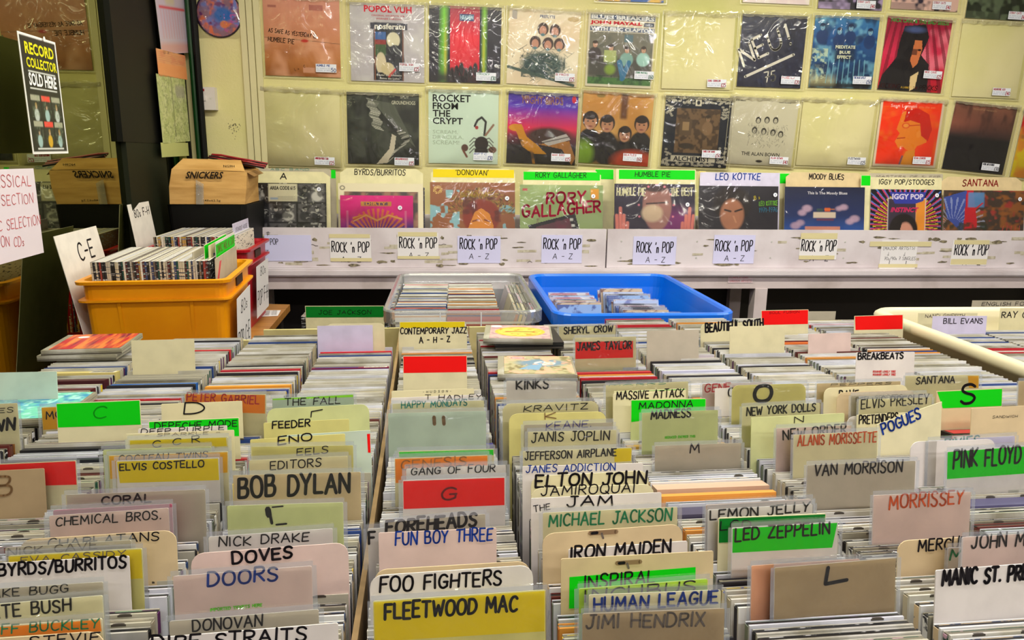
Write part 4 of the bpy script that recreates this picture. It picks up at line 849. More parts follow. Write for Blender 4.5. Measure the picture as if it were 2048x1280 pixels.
# blue tub contents: thin wallets
m_wal = [mat('paper_wallet_%d' % i, c_, .35, .4, noise=(c2, (30, 30, 30), .5, .56)) for i, (c_, c2) in enumerate([((150, 165, 205), (100, 110, 170)), ((180, 176, 190), (150, 90, 110)), ((120, 150, 200), (60, 80, 140)), ((170, 150, 130), (90, 50, 50)), ((130, 134, 156), (40, 40, 60))])]
P4 = []
for i in range(5):
    q = MB(); q.box(-.066, .066, 0, .0042, 0, .128, m_wal[i]); o = q.build('card_wallet'); q = MB(); q.box(-.067, .067, .0046, .0052, -.0, .132, m_sleeve); q.build('plastic_wallet', o); P4.append(o)
f4 = set()
def pl4(i, M, lab, grp):
    o = P4[i] if i not in f4 else copy_tree(P4[i]); o.matrix_world = M; f4.add(i); tag(o, lab, 'CD wallet', grp)
for j in range(22):
    y = 1.95+j*.0105
    if j > 2: pl4(rnd.randrange(5), frame((.366+rnd.uniform(-.004, .004)-.002*j*.1, y+.10, .948+rnd.uniform(0, .006)), (1, .02, 0), (0, 1, -.42), (0, .42, 1)), 'slim white-blue disc wallet in the left run of the blue tub', 'slim wallets, left run of the blue tub')
for j in range(44):
    y = 1.895+j*.0105; x = .540+rnd.uniform(-.006, .006)+ (.02 if j < 8 else 0)
    pl4(rnd.randrange(5), frame((x, y, .944+.014*math.sin(j*.7)*.5+.01), (1, rnd.uniform(-.03, .05), 0), (0, 1, -.42), (0, .42, 1)), 'slim disc wallet in the right run of the blue tub', 'slim wallets, right run of the blue tub')
for j in range(14):
    pl4(rnd.randrange(5), frame((.325+j*.0076, 1.925, .938), (0, 1, 0), (1, 0, 0), (0, 0, 1)), 'slim disc wallet turned sideways at the front left of the blue tub', 'sideways wallets in the blue tub')
q = MB(); q.box(-.165, .165, -.26, .26, .0045, .058, mat('cardboard_riser', (150, 120, 80), .8)); o = q.build('cardboard_riser'); o.location = (.485, 2.147, TB); tag(o, 'cardboard riser under the wallets in the blue tub', 'riser')
# ------------------------------------------------------------------ white tub at the right with CDs and cards
tz = 1.128
twx, twd = .66, 1.0; tx0 = 1.062; ty1 = float(PZ(1850, 612, tz)[1])
o = tubmesh(twx, twd, tz-.971, .93, .045, m_wht, .026, .030, rolled=True).build('white_tub', smooth=True); o.location = (tx0+twx/2, ty1-twd/2, .971); o.rotation_euler = (0, 0, -.0); tag(o, 'large cream plastic tub with a rolled rim at the right edge, packed with CDs', 'tub')
q = MB(); cnt = 0
yb = ty1-.06
for c in range(3):
    x = tx0+.045+.075+c*.152
    n = int((yb-(1.08 if c == 0 else 1.25))/.0112)
    for j in range(n):
        y = yb-.02-j*.0112
        if 1.655 < y < 1.74: continue
        addcd(frame((x+rnd.uniform(-.001, .001), y-.02, tz-.1515), (1, 0, 0), (0, 1, -.14), (0, .14, 1)), rnd.choice([0, 0, 1, 4, 7, 9, 13, 9, 2, 3]))
def plaincard(x, y, z0, wd, ht, base, texts, label, lean=.1, rz=0.0, name='divider_card', grp='divider cards in the cream tub', mt=None, wt=.15):
    q = MB(); q.slab([(-wd/2, 0), (wd/2, 0), (wd/2, ht), (-wd/2, ht)], 0, .0011, mt or mat('card_'+base, BASE[base], .55))
    for tx, x0, z, x1, h, ik in texts: write(q, tx, (x0, z), (x1, z), h, -.0006, ink(ik if isinstance(ik, tuple) else INK[ik]), wt, k=3)
    o = q.build(name, M=frame((x, y, z0), (math.cos(rz), math.sin(rz), 0), (-math.sin(rz), math.cos(rz), -lean), (0, lean, 1))); return tag(o, label, 'divider', grp)
def tubcard(px0, px1, py, zt_, base, texts, label):
    A_, B_ = PZ(px0, py, zt_), PZ(px1, py, zt_); h_ = (zt_-(tz-.1515))*1.005; wd = float(B_[0]-A_[0])
    plaincard(float(A_[0]+B_[0])/2, float(A_[1]+B_[1])/2-.1*h_, tz-.1515, wd, h_, base, [(t[0], t[1]*wd, h_-t[2], t[3]*wd, t[4], t[5]) for t in texts], label)
tubcard(1865, 1975, 632, 1.142, 'lavender', [('BILL EVANS', -.30, .018, .42, .012, 'black')], 'pale lilac divider card with black handwriting starting B and E, in the cream tub')
tubcard(1836, 1956, 626, 1.136, 'cream', [('NANCI GRIFFITH', -.38, .011, .28, .008, 'grey')], 'cream divider card with small grey handwriting behind the lilac one in the tub')
tubcard(2000, 2120, 616, 1.142, 'cream', [('RAY CHARLES', -.47, .024, .47, .015, 'black')], 'cream divider card at the right edge with black handwriting starting R and C')
p_ = PY(1945, 601, 2.35); plaincard(p_[0]+.16, 2.35, p_[2]-.28, .32, .28, 'grey', [('ENGLISH FOLK', -.125, .262, .06, .012, 'black')], 'grey divider card behind the cream tub, lettered for the folk section', lean=0)
q = MB(); q.box(-.2, .2, -.2, .2, 0, .02, m_dshelf); 
for sx in (-.19, .16):
    for sy in (-.19, .16): q.box(sx, sx+.03, sy, sy+.03, -(p_[2]-.28-.021), 0, m_leg)
o = q.build('low_stool'); o.location = (p_[0]+.16, 2.40, p_[2]-.301); tag(o, 'dark low stand behind the cream tub', 'stand')
# ------------------------------------------------------------------ wooden shelf with the crates
SZ = .905
q = MB(); pts = [(-.97, 1.875), (-.615, 1.875), (PZ(582, 607, SZ)[0], PZ(582, 607, SZ)[1]-.02), (-1.11, 3.03)]
for (x, y) in pts: pass
q.add([(x, y, SZ-.026) for x, y in pts]+[(x, y, SZ) for x, y in pts], [(3, 2, 1, 0), (4, 5, 6, 7)]+[(i, (i+1) % 4, (i+1) % 4+4, i+4) for i in range(4)], mat('orange_wood', (176, 122, 58), .45, noise=((150, 98, 40), (3, 40, 3), .4, .65)))
o = q.build('wooden_shelf'); tag(o, 'orange-brown wooden shelf carrying the yellow and red crates', 'shelf')
q = MB()
for (x, y) in ((-.96, 1.89), (-.68, 1.89), (-1.05, 2.9), (-.72, 2.85)): q = MB(); q.box(x, x+.04, y, y+.04, 0, SZ-.026, m_dshelf); q.build('leg', o)
def crate(W, D, Hh, mt, name, label, loc, rz, side=True):
    wi, di = W/2-.014, D/2-.014; t = .93; q = MB(); L = [rrect(wi*t, di*t, .02, 0, 4), rrect(wi*.985, di*.985, .024, Hh*.80, 4)]
    for z, o_ in ((.80, 0), (.805, .012), (.822, .012), (.827, -.001), (.965, 0), (.968, .013), (.997, .014), (1.0, .010), (1.0, -.002)): L.append(rrect(wi+o_, di+o_, .026, Hh*z, 4))
    L.append(rrect(wi-.005, di-.005, .022, Hh*.97, 4)); L.append(rrect(wi*t-.005, di*t-.005, .018, .005, 4)); q.loft(L, mt)
    for sx in (-1, 1):                       # upright ribs
        for sy in (-1, 1): q.loft([[(sx*(W/2-.10)*k_+dx, sy*(di*m_+.001)+dy, Hh*zz) for dx, dy in ((-.004, -.002), (.004, -.002), (.004, .003*sy+.0), (-.004, .003*sy))] for k_, m_, zz in ((.93, .89, .02), (1, .985, .80))], mt)
    o = q.build(name); o.location = loc; o.rotation_euler = (0, 0, rz); tag(o, label, 'crate')
    for sx in (-1, 1):
        q = MB(); q.box(sx*(wi*.985-.002), sx*(wi+.0035), -.045, .045, Hh*.845, Hh*.935, mat('handle_hole', (60, 30, 10), .7)); q.build('handle', o)
    return o
CR = math.radians(6); CO = (-.985, 1.885); CW, CDp, CHt = .375, .40, .275
cxy = (CO[0]+CW/2*math.cos(CR)-CDp/2*math.sin(CR)+.03, CO[1]+CW/2*math.sin(CR)+CDp/2*math.cos(CR))
crate(CW, CDp, CHt, m_yel, 'yellow_crate', 'bright yellow plastic crate full of LP records on the wooden shelf', (*cxy, SZ), CR)
RR = math.radians(3); RXY = (-.872, 2.665); crate(.36, .37, CHt+.005, m_redc, 'red_crate', 'dark red plastic crate of LP records behind the yellow crate', (*RXY, SZ), RR)
LPC = [(26, 24, 24), (214, 204, 176), (120, 100, 80), (200, 190, 170), (40, 38, 40), (150, 60, 50), (30, 80, 70), (190, 150, 60), (60, 70, 110), (226, 220, 206), (90, 40, 40), (50, 50, 54)]
m_lps = [mat('lp_spine_%d' % i, c_, .6, noise=(tuple(255-v for v in c_), (40, 40, 330), .58, .62)) for i, c_ in enumerate(LPC)]; m_lptop = [mat('lp_edge_%d' % i, c_, .45) for i, c_ in enumerate([(222, 216, 206), (206, 204, 210), (190, 180, 160), (120, 112, 110)])]
def lpmesh(i, th=.0042, s_=.313):
    q = MB(); q.box(0, th, -s_/2, s_/2, 0, s_-.0006, m_lps[i]); q.box(.0002, th-.0002, -s_/2+.0005, s_/2, s_-.0006, s_, m_lptop[i % 4]); return q
P6 = [lpmesh(i).build('record_sleeve') for i in range(12)]; f6 = set()
def pl6(i, M, lab, grp):
    o = P6[i] if i not in f6 else P6[i].copy()
    if i in f6: C.objects.link(o)
    o.matrix_world = M; f6.add(i); tag(o, lab, 'record', grp)
def cratefill(cx_, cy_, rz, n, W, y0, grp, lab, lean=.10, z=SZ+.006, seed=1, pit=.0049):
    r_ = random.Random(seed)
    for j in range(n):
        x = -W/2+.024+j*pit; yy = y0+r_.uniform(-.004, .004); wx, wy = cx_+x*math.cos(rz)-yy*math.sin(rz), cy_+x*math.sin(rz)+yy*math.cos(rz)
        ln = .25*lean*(1-1.2*j/n); ux = Vector((math.cos(rz), math.sin(rz), ln)); vy = Vector((-math.sin(rz), math.cos(rz), 0)); wz = ux.cross(vy)
        pl6(r_.choice([0, 1, 1, 2, 3, 3, 4, 5, 6, 7, 8, 9, 9, 10, 11, 4, 0]), frame((wx, wy, z+.002+.006*abs(ln)), ux, vy, wz), lab, grp)
cratefill(*cxy, CR, 56, CW-.045, -.015, 'LP records in the yellow crate', 'LP record filed upright in the yellow crate, narrow spine facing out', seed=3)
cratefill(*RXY, RR, 50, .36-.075, -.005, 'LP records in the red crate', 'LP record filed upright in the red crate behind the yellow one', seed=4, z=SZ+.007)
# dividers of the crates: they stand like the records, seen at a slant
def sidecard(tl, tr, depthy, x, cxy_, rz, ht, wd, base, texts, label, stick=None, lean=.0, yoff=0, name='record_divider', zz=SZ+.006):
    wx, wy = cxy_[0]+x*math.cos(rz)-yoff*math.sin(rz), cxy_[1]+x*math.sin(rz)+yoff*math.cos(rz)
    ux = Vector((-math.sin(rz), math.cos(rz), 0)); nn = Vector((-math.cos(rz), -math.sin(rz), lean)); wz = ux.cross(nn)
    q = MB(); q.slab([(-wd/2, 0), (wd/2, 0), (wd/2, ht), (-wd/2, ht)], 0, .0014, mat('card_'+base, BASE[base], .55)); sk = MB() if stick else None
    if stick: sk.slab([(stick[1], stick[2]), (stick[3], stick[2]), (stick[3], stick[4]), (stick[1], stick[4])], -.0004, -.0001, mat('fluorescent_'+stick[0], STK[stick[0]], .5, .2))
    for tx, x0, z0, x1, z1, h, ik, wt in texts: write(sk or q, tx, (x0, z0), (x1, z1), h, -.0008, ink(INK[ik]), wt, k=3)
    o = q.build(name, M=frame((wx, wy, zz), ux, nn, wz)); tag(o, label, 'divider', 'divider cards in the LP crates')
    if sk: sk.build('colour_label', o)
    return o
hw = CW/2
sidecard(0, 0, 0, -hw+.024, cxy, CR, .385, .29, 'white', [('C-E', -.03, .305, .075, .305, .045, 'black', .11)], 'large white card lettered C-E at the left end of the yellow crate', lean=-.17, yoff=-.02)
sidecard(0, 0, 0, hw-.105, cxy, CR, .335, .29, 'grey', [('EURYTHMICS', -.12, .30, .0, .30, .016, 'grey', .1)], 'grey card with faint handwriting in the yellow crate, left of the green labels', lean=.03, yoff=-.01)
sidecard(0, 0, 0, hw-.078, cxy, CR, .352, .29, 'cream', [], 'cream card edged in bright green, behind the blue-lettered one in the yellow crate', ('green', -.144, .24, .144, .351), lean=.03, yoff=.0)
sidecard(0, 0, 0, hw-.068, cxy, CR, .350, .28, 'cream', [('DEACON', -.09, .300, .07, .315, .022, 'blue', .16)], 'cream card with blue handwriting starting D in the yellow crate', lean=.03, yoff=-.0)
sidecard(0, 0, 0, hw-.055, cxy, CR, .357, .27, 'white', [('COMPACT MADE ALL START', -.125, .325, .125, .325, .02, 'darkred', .08)], 'white card with bright green top label at the right end of the yellow crate', ('green', -.134, .305, .134, .350), lean=.03, yoff=.015)
q = sidecard(0, 0, 0, hw-.049, cxy, CR, .318, .305, 'grey', [], 'clear-sleeved pale record with a slanted red stripe, last in the yellow crate', lean=.03, yoff=-.01)
s_ = MB(); s_.slab([(-.150, .245), (-.128, .245), (-.075, .305), (-.098, .305)], -.0005, -.0002, mat('stripe_red', (206, 70, 84), .5)); s_.build('printed_stripe', q)
sidecard(0, 0, 0, -.36/2+.018, RXY, RR, .42, .20, 'white', [("80s F-H", -.06, .375, .08, .375, .026, 'black', .11)], 'white card lettered for the eighties F to H in the red crate', lean=-.12, yoff=-.02)
sidecard(0, 0, 0, .36/2-.06, RXY, RR, .352, .24, 'lavender', [('CROWDED HOUSE', -.09, .322, .09, .322, .013, 'black', .1)], 'pale card with small black handwriting in the red crate', lean=-.03, yoff=.03)
# papers hung on the crates
def sidepaper(x, cxy_, rz, W, D, ylo, z0, z1, wd, lines, label, bulge=.0):
    ux = Vector((-math.sin(rz), math.cos(rz), 0)); t = .065*(W/2)/CHt; nn = Vector((-math.cos(rz), -math.sin(rz), t)); wz = ux.cross(nn)
    hx = x; wx, wy = cxy_[0]+hx*math.cos(rz)-ylo*math.sin(rz), cxy_[1]+hx*math.sin(rz)+ylo*math.cos(rz)
    q = MB(); ht = z1-z0; q.slab([(-wd/2, 0), (wd/2, .004), (wd/2-.002, ht), (-wd/2+.003, ht-.003)], -.0006, 0, m_pap)
    for tx, x0, z, x1, h in lines: write(q, tx, (x0, z), (x1, z), h, -.0010, ink(K), .09, k=3)
    o = q.build('paper_label', M=frame((wx, wy, SZ+z0), ux, nn, wz)); tag(o, label, 'label')
sidepaper(CW/2-.006, cxy, CR, CW, CDp, -.03, .03, .215, .22, [('80s', -.05, .13, .05, .035), ('POP C-E', -.095, .035, .085, .05)], 'white paper label handwritten for eighties pop C to E on the yellow crate')
sidepaper(.18-.007, RXY, RR, .36, .37, -.0, .03, .215, .21, [('80s', -.04, .14, .05, .03), ('POP F-H', -.09, .04, .09, .05)], 'white paper label handwritten for eighties pop F to H on the red crate')
q = MB(); q.slab([(-.05, 0), (.05, .0), (.058, .10), (-.03, .12)], -.0008, 0, m_pap)
for i in range(6): write(q, 'SPECIALS ARE HERE', (-.04, .015+i*.015), (.045, .015+i*.015), .008, -.0012, ink(K), .12, k=2)
o = q.build('crumpled_note', M=frame((-.715, 2.74, SZ+.001), (1, .2, 0), (0, 0, -1), (-.2, 1, 0))); tag(o, 'note covered in handwriting lying on the wooden shelf by the red crate', 'note')
# black crate that carries the cardboard box
q = MB(); L = [rrect(.13, .13, .015, 0, 3), rrect(.145, .145, .018, .36, 3), rrect(.135, .135, .015, .36, 3), rrect(.12, .12, .012, .01, 3)]; q.loft(L, m_blk)
o = q.build('black_crate'); o.location = (-.932, 3.005, .9475); tag(o, 'dark crate behind the red crate, holding up the cardboard box', 'crate')
q = MB(); q.box(-.13, .13, -.13, .13, .34, .358, mat('lp_edge_3', (120, 112, 110))); 
# cardboard snack box
m_card = mat('brown_cardboard', (204, 160, 98), .75, .2, noise=((180, 136, 76), (6, 6, 40), .4, .65), bump=(120, .05)); m_cardd = mat('cardboard_inside', (150, 112, 64), .8)
bz = float(PY(475, 404, 2.86)[2])
e = tag(empty('cardboard_box', (-.925, 2.985, 1.310), math.radians(3)), 'battered brown cardboard snack carton with black lettering, resting behind the red crate', 'box')
Lx = PY(338, 400, 2.87)[0]; 
q = MB(); bw, bd, bh = .130, .12, .128
q.loft([[(-bw-.012, -bd-.004, 0), (bw-.004, -bd, 0), (bw, bd, 0), (-bw, bd, 0)], [(-bw-.008, -bd-.008, bh*.5), (bw+.006, -bd-.004, bh*.45), (bw, bd, bh*.5), (-bw, bd, bh*.5)], [(-bw+.004, -bd, bh), (bw+.010, -bd+.002, bh*.93), (bw+.006, bd, bh), (-bw, bd, bh)]], m_card)
def LB(px, py):
    r = PP(px, py, (-.925, 2.985-bd-.006, 1.3), np.array([0, 1, 0])); return (r[0]+.925, r[2]-1.310)
m_bk = ink((34, 24, 16))
printed(q, 'SNICKERS', LB(368, 354)[0], LB(440, 354)[0], LB(368, 357)[1], .026, -bd-.0115, m_bk, .03, slant=.35)
printed(q, '(48x62.5g', LB(404, 408)[0], LB(438, 408)[0], .008, .010, -bd-.0095, m_bk, .01)
q.build('carton', e)
q = MB(); q.add([(-bw+.004, -bd, bh), (bw+.004, -bd+.002, bh*.95), (bw-.02, -bd+.055, bh+.034), (-bw+.03, -bd+.06, bh+.038)], [(0, 1, 2, 3)], m_card); 
printed(q, 'NG9H', bw-.075, bw-.035, bh+.008, .008, -bd+.012, m_bk, .02); q.build('top_flap', e)
q = MB(); q.add([(bw+.004, -bd+.002, bh*.95), (bw+.03, -bd+.03, bh*.80), (bw+.03, bd-.03, bh*.86), (bw+.004, bd, bh*.97)], [(0, 1, 2, 3)], m_cardd); q.build('side_flap', e)
q = MB(); q.add([(-bw+.03, -bd+.06, bh+.038), (bw-.02, -bd+.055, bh+.034), (bw, bd, bh), (-bw, bd, bh)], [(0, 1, 2, 3)], m_cardd); q.build('rear_flap', e)
q = MB(); x, z = LB(398, 400)[0], 0
q.ngon([(x-.016, -bd-.0125, .0), (x+.012, -bd-.0125, .0), (x+.016, -bd-.0125, .075), (x-.01, -bd-.0125, .09)], film('packing_tape', (.9, .88, .8), .08, .12, milk=.3, bump=(90, .8))); q.build('packing_tape', e)
# red-black plastic bags stuffed behind the carton
q = MB(); rnd = random.Random(2)
for i in range(6):
    z0 = bh+.028+.003*i; pts = [(-.05+.035*j, -.03+.012*i, z0+.012-.006*j+rnd.uniform(-.003, .003)) for j in range(7)]; q.tube(pts, .0035+.001*(i % 2), mat('red_bag', (150, 20, 30), .3) if i % 2 else m_blk, 6)
o = q.build('plastic_bags'); o.location = (-.895, 2.985, 1.310); tag(o, 'crumpled red and black plastic bags on top of the cardboard box', 'bags')
# ------------------------------------------------------------------ sleeves pinned on the wall
m_wallet = film('crinkled_clear_wallet', (.99, .99, .985), .0, .05, bump=(4.5, 1.0), ior=1.45)
m_wallet2 = film('smooth_clear_wallet', (.99, .99, .985), .0, .05, bump=(3.5, .7), ior=1.4)
m_seam = film('welded_seam_film', (.97, .97, .95), .05, .15, milk=.30, milkcol=(240, 232, 196))
m_flap = film('crumpled_wallet_flap', (.97, .97, .95), .10, .08, milk=.18, milkcol=(240, 232, 196), bump=(40, .8))
m_stick = mat('price_sticker_white', (226, 228, 240), .55)
def wallquad(c, Yp):
    P = [PY(x, y, Yp) for x, y in c]; u = (P[1]-P[0])+(P[2]-P[3]); ang = math.atan2(u[2], u[0]); wd = np.linalg.norm(u)/2; up = (P[0]-P[3])+(P[1]-P[2]); ht = np.linalg.norm(up)/2
    ctr = sum(P)/4; return ctr, ang, wd, ht
PRT = {}
def walletsheet(mb, w_, h_, y, mt, seed):
    r_ = random.Random(seed); n = 10; v = []; f = []
    for j in range(n+1):
        for i in range(n+1):
            ed = 0 if 0 < i < n and 0 < j < n else 1
            v.append((-w_/2+w_*i/n, y-(0 if ed else r_.uniform(0, .0035)), h_*j/n))
    for j in range(n):
        for i in range(n): a = j*(n+1)+i; f.append((a, a+1, a+n+2, a+n+1))
    mb.add(v, f, mt)
def wallsleeve(corners, art, label, words=(), price=None, ext=None, wal=True, prnt=(), Yp=WY-.006, empty_=None):
    ctr, ang, wd, ht = wallquad(corners, Yp); u = Vector((math.cos(ang), 0, math.sin(ang))); n = Vector((0, 1, 0)); wz = Vector((-math.sin(ang), 0, math.cos(ang)))
    o_ = Vector(ctr)-wz*ht/2; M = frame(o_, u, n, wz)
    def R(x, y): return ((x-.5)*wd, (1-y)*ht)
    def ex(mb):
        for t in words: # text,x0,y0,x1,y1,h,rgb,wt
            write(mb, t[0], R(t[1], t[2]), R(t[3], t[4]), t[5]*ht, -.0004, ink(t[6]), t[7] if len(t) > 7 else .15, k=3)
        for t in prnt:  # text,x0,x1,ybase,h,rgb,bold
            printed(mb, t[0], (t[1]-.5)*wd, (t[2]-.5)*wd, (1-t[3])*ht, t[4]*ht, -.0004, ink(t[5]), t[6], slant=t[7] if len(t) > 7 else 0, rise=t[8]*ht if len(t) > 8 else 0)
        if ext: ext(mb, R, wd, ht)
    if art is not None:
        o = art.to('record_sleeve', wd, ht, 0, th=.004, extra=ex, M=M)
    else:
        q = MB(); q.slab([(-wd/2, 0), (wd/2, 0), (wd/2, ht), (-wd/2, ht)], 0, .002, mat('cream_inner_sleeve', (222, 214, 170), .6, noise=((214, 208, 150), 3, .4, .7))); ex(q); o = q.build('record_sleeve', M=M)
    tag(o, label, 'record sleeve', 'record sleeves in clear wallets pinned on the wall')
    if wal:
        q = MB(); walletsheet(q, wd+.016, ht+.022, -.0045, m_wallet if len(label) % 2 == 0 else m_wallet2, len(label)); ob = q.build('clear_wallet', o, smooth=True); ob.location = (0, 0, -.008)
        q = MB(); W_, Hh_ = wd/2+.014, ht+.016; r_ = random.Random(len(label)*7)
        for x0, x1, z0, z1 in ((-W_, -W_+.0035, 0, Hh_), (W_-.0035, W_, 0, Hh_), (-W_, W_, 0, .0035)): q.ngon([(x0, -.0052, z0), (x1, -.0052, z0), (x1, -.0052, z1), (x0, -.0052, z1)], m_seam)
        n_ = 22; top = [(-W_+2*W_*i/n_, -.0055-r_.uniform(0, .006), Hh_+r_.uniform(-.003, .003)) for i in range(n_+1)]; low = [(-W_+2*W_*i/n_, -.0052-r_.uniform(0, .002), Hh_-.020+r_.uniform(-.004, .004)) for i in range(n_+1)]
        q.add(low+top, [(i, i+1, i+n_+2, i+n_+1) for i in range(n_)], m_flap); ob = q.build('wallet_seam', o); ob.location = (0, 0, -.008)
    if price:
        (px, py, txt, pr, rgb) = price; r = PY(px, py, Yp)-np.array(o_); cx_, cz_ = float(np.dot(r, u)), float(np.dot(r, wz)); q = MB(); sw, sh = .088, .034
        q.slab([(cx_-sw/2, cz_-sh/2), (cx_+sw/2, cz_-sh/2), (cx_+sw/2, cz_+sh/2), (cx_-sw/2, cz_+sh/2)], -.0099, -.0094, m_stick)
        write(q, txt, (cx_-sw*.46, cz_+.0065), (cx_+sw*.18, cz_+.0065), .008, -.0102, ink(rgb), .2, k=2)
        for l in range(2): write(q, ('VG+ SLEEVE EX DISC', 'ORIGINAL UK PRESS')[l], (cx_-sw*.46, cz_-.004-.008*l), (cx_+sw*.22, cz_-.004-.008*l), .0042, -.0102, ink((150, 160, 190)), .14, k=2)
        write(q, pr, (cx_+sw*.24, cz_-.014), (cx_+sw*.47, cz_-.014), .015, -.0102, ink(rgb), .16, k=2); q.build('price_sticker', o)
    return o
RD, BL_, GR_, BK_ = (200, 30, 60), (30, 70, 160), (20, 130, 90), (50, 50, 70)
# 1 parcel paper
a = Art(110, (196, 134, 92), seed=1); a.gv([(0, (214, 150, 130)), (.5, (204, 138, 100)), (.8, (188, 122, 66)), (1, (150, 84, 22))]); a.noise((226, 172, 140), 5, .45, .8, .7); a.noise((150, 86, 40), 3, .6, .9, .5, (0, .6, 1, 1)); a.line([(0, .51), (.5, .53), (1, .565)], .006, (110, 70, 50)); a.ell(.53, .54, .05, .02, (190, 40, 30)); a.rect(.06, .10, .17, .13, (130, 50, 60), .6); a.rect(.60, .08, .78, .15, (150, 60, 70), .6); a.rect(.5, .88, .66, .95, (205, 150, 120))
wallsleeve([(524, -8), (677, 0), (683, 155), (532, 151)], a, 'brown paper-parcel record sleeve with black handwriting, top left of the wall display', [('AS SAFE AS YESTERDAY IS', .06, .445, .68, .50, .05, (40, 24, 20)), ('HUMBLE PIE', .05, .56, .39, .585, .055, (40, 24, 20)), ('Linda C', .39, .93, .53, .88, .03, (60, 36, 24)), ], price=(653, 137, 'HUMBLE PIE', '50', BL_))
# 2 grey with framed panel
a = Art(110, (188, 182, 188), seed=2); a.noise((204, 200, 200), 4, .4, .8); a.rect(.31, .24, .72, .985, (36, 34, 44)); a.rect(.27, .245, .77, .33, (50, 50, 70)); a.rect(.33, .36, .48, .46, (50, 100, 170)); a.rect(.33, .46, .48, .56, (150, 40, 40)); a.rect(.33, .52, .48, .66, (60, 90, 50)); a.ell(.58, .46, .09, .10, (222, 214, 186)); a.ell(.60, .72, .13, .2, (32, 34, 46)); a.ell(.41, .76, .07, .14, (214, 200, 170)); a.rect(.34, .88, .70, .97, (26, 24, 30)); a.ell(.50, .83, .09, .08, (205, 190, 150)); a.line([(.52, .93), (.6, .84)], .03, (190, 50, 40)); a.line([(.33, .3), (.33, .98)], .01, (150, 90, 60)); a.line([(.71, .3), (.71, .98)], .01, (150, 90, 60))
wallsleeve([(698, 4), (849, 10), (848, 166), (703, 161)], a, 'grey record sleeve with bold red title and a tall dark picture panel', prnt=[('POPOL VUH', .19, .83, .115, .085, (214, 20, 50), .03), ('ORIGINAL SOUNDTRACK', .29, .74, .165, .022, (190, 50, 70), .01), ('WERNER HERZOG', .35, .69, .205, .022, (190, 50, 70), .01), ('nosferatu', .33, .74, .325, .075, (236, 232, 222), .03), ('Bruder des Schattens', .35, .69, .925, .022, (230, 225, 215), .01), ('Sohne des Lichts', .39, .66, .968, .022, (230, 225, 215), .01)], price=(819, 135, 'POPOL VUH', '£25', RD))
# 3 coloured beams
a = Art(110, (26, 22, 40), seed=3); a.gv([(0, (170, 10, 60)), (.4, (232, 8, 50)), (.8, (214, 8, 44)), (1, (30, 10, 20))], .29, .70); a.mix(np.clip(1-np.abs(a.X-.21+.02*a.Y)/.075, 0, 1)*np.clip(1.05-a.Y, 0, 1)**.35, (130, 220, 30)); a.mix(np.clip(1-np.abs(a.X-.225)/.03, 0, 1)*np.clip((a.Y-.1)*2, 0, 1)*np.clip(.98-a.Y, 0, 1)**.3, (226, 216, 30)); a.mix(np.clip(1-np.abs(a.X-.765)/.05, 0, 1)*np.clip(1.05-a.Y, 0, 1)**.35, (140, 215, 40)); a.mix(np.clip(1-np.abs(a.X-.76)/.028, 0, 1)*np.clip((a.Y-.1)*2, 0, 1)*np.clip(.95-a.Y, 0, 1)**.3, (222, 214, 30)); a.rect(.42, .10, .62, .19, (20, 60, 120)); a.noise((18, 12, 22), 8, .45, .7, .9, (.25, .80, .75, 1)); a.rect(0, .88, 1, 1, (24, 18, 24), .85, soft=.08)
for i in range(7): a.ell(.32+i*.065, .9-(i % 3)*.04, .035, .09, (28, 14, 22))
wallsleeve([(858, 10), (1003, 15), (1001, 168), (858, 163)], a, 'record sleeve with red centre and yellow-green light beams', prnt=[('HEAVEN', .43, .61, .17, .055, (190, 225, 240), .04)], price=(972, 154, 'TRICKY', '£30', GR_))
# 4 cream with dark thicket
a = Art(120, (224, 206, 178), seed=4); a.noise((232, 222, 200), 3, .4, .8); rs = random.Random(4)
a.ell(.5, .72, .30, .17, (70, 92, 88), soft=.06); a.noise((40, 66, 66), 16, .4, .6, .9, (.2, .58, .82, .9))
for i in range(110):
    t = rs.uniform(0, 6.283); r = rs.uniform(.1, .45); x, y = .5+math.cos(t)*r*1.0, .68+math.sin(t)*r*.55; a.line([(x, y), (x+rs.uniform(-.12, .12), y+rs.uniform(-.10, .08))], .005, rs.choice([(50, 70, 66), (90, 110, 100), (150, 150, 130), (40, 50, 50)]))
a.line([(0, .77), (.4, .86), (.95, .98)], .04, (60, 84, 76))
for (x, y) in ((.48, .25), (.65, .26), (.38, .43), (.56, .44), (.72, .44)):
    a.ell(x, y, .078, .085, (66, 46, 42)); a.ell(x, y+.02, .05, .062, (200, 146, 122)); a.ell(x, y+.075, .03, .02, (90, 130, 140))
a.rect(.04, .02, .11, .14, (90, 100, 130), .5); a.ell(.9, .10, .08, .035, (180, 150, 80), .7)
wallsleeve([(1018, 16), (1163, 24), (1152, 175), (1014, 166)], a, 'cream record sleeve with small faces above a thicket of dark twigs', prnt=[('PREFLYTE', .43, .64, .105, .04, (60, 90, 150), .01)], price=(1129, 155, 'BYRDS', '£25', RD))
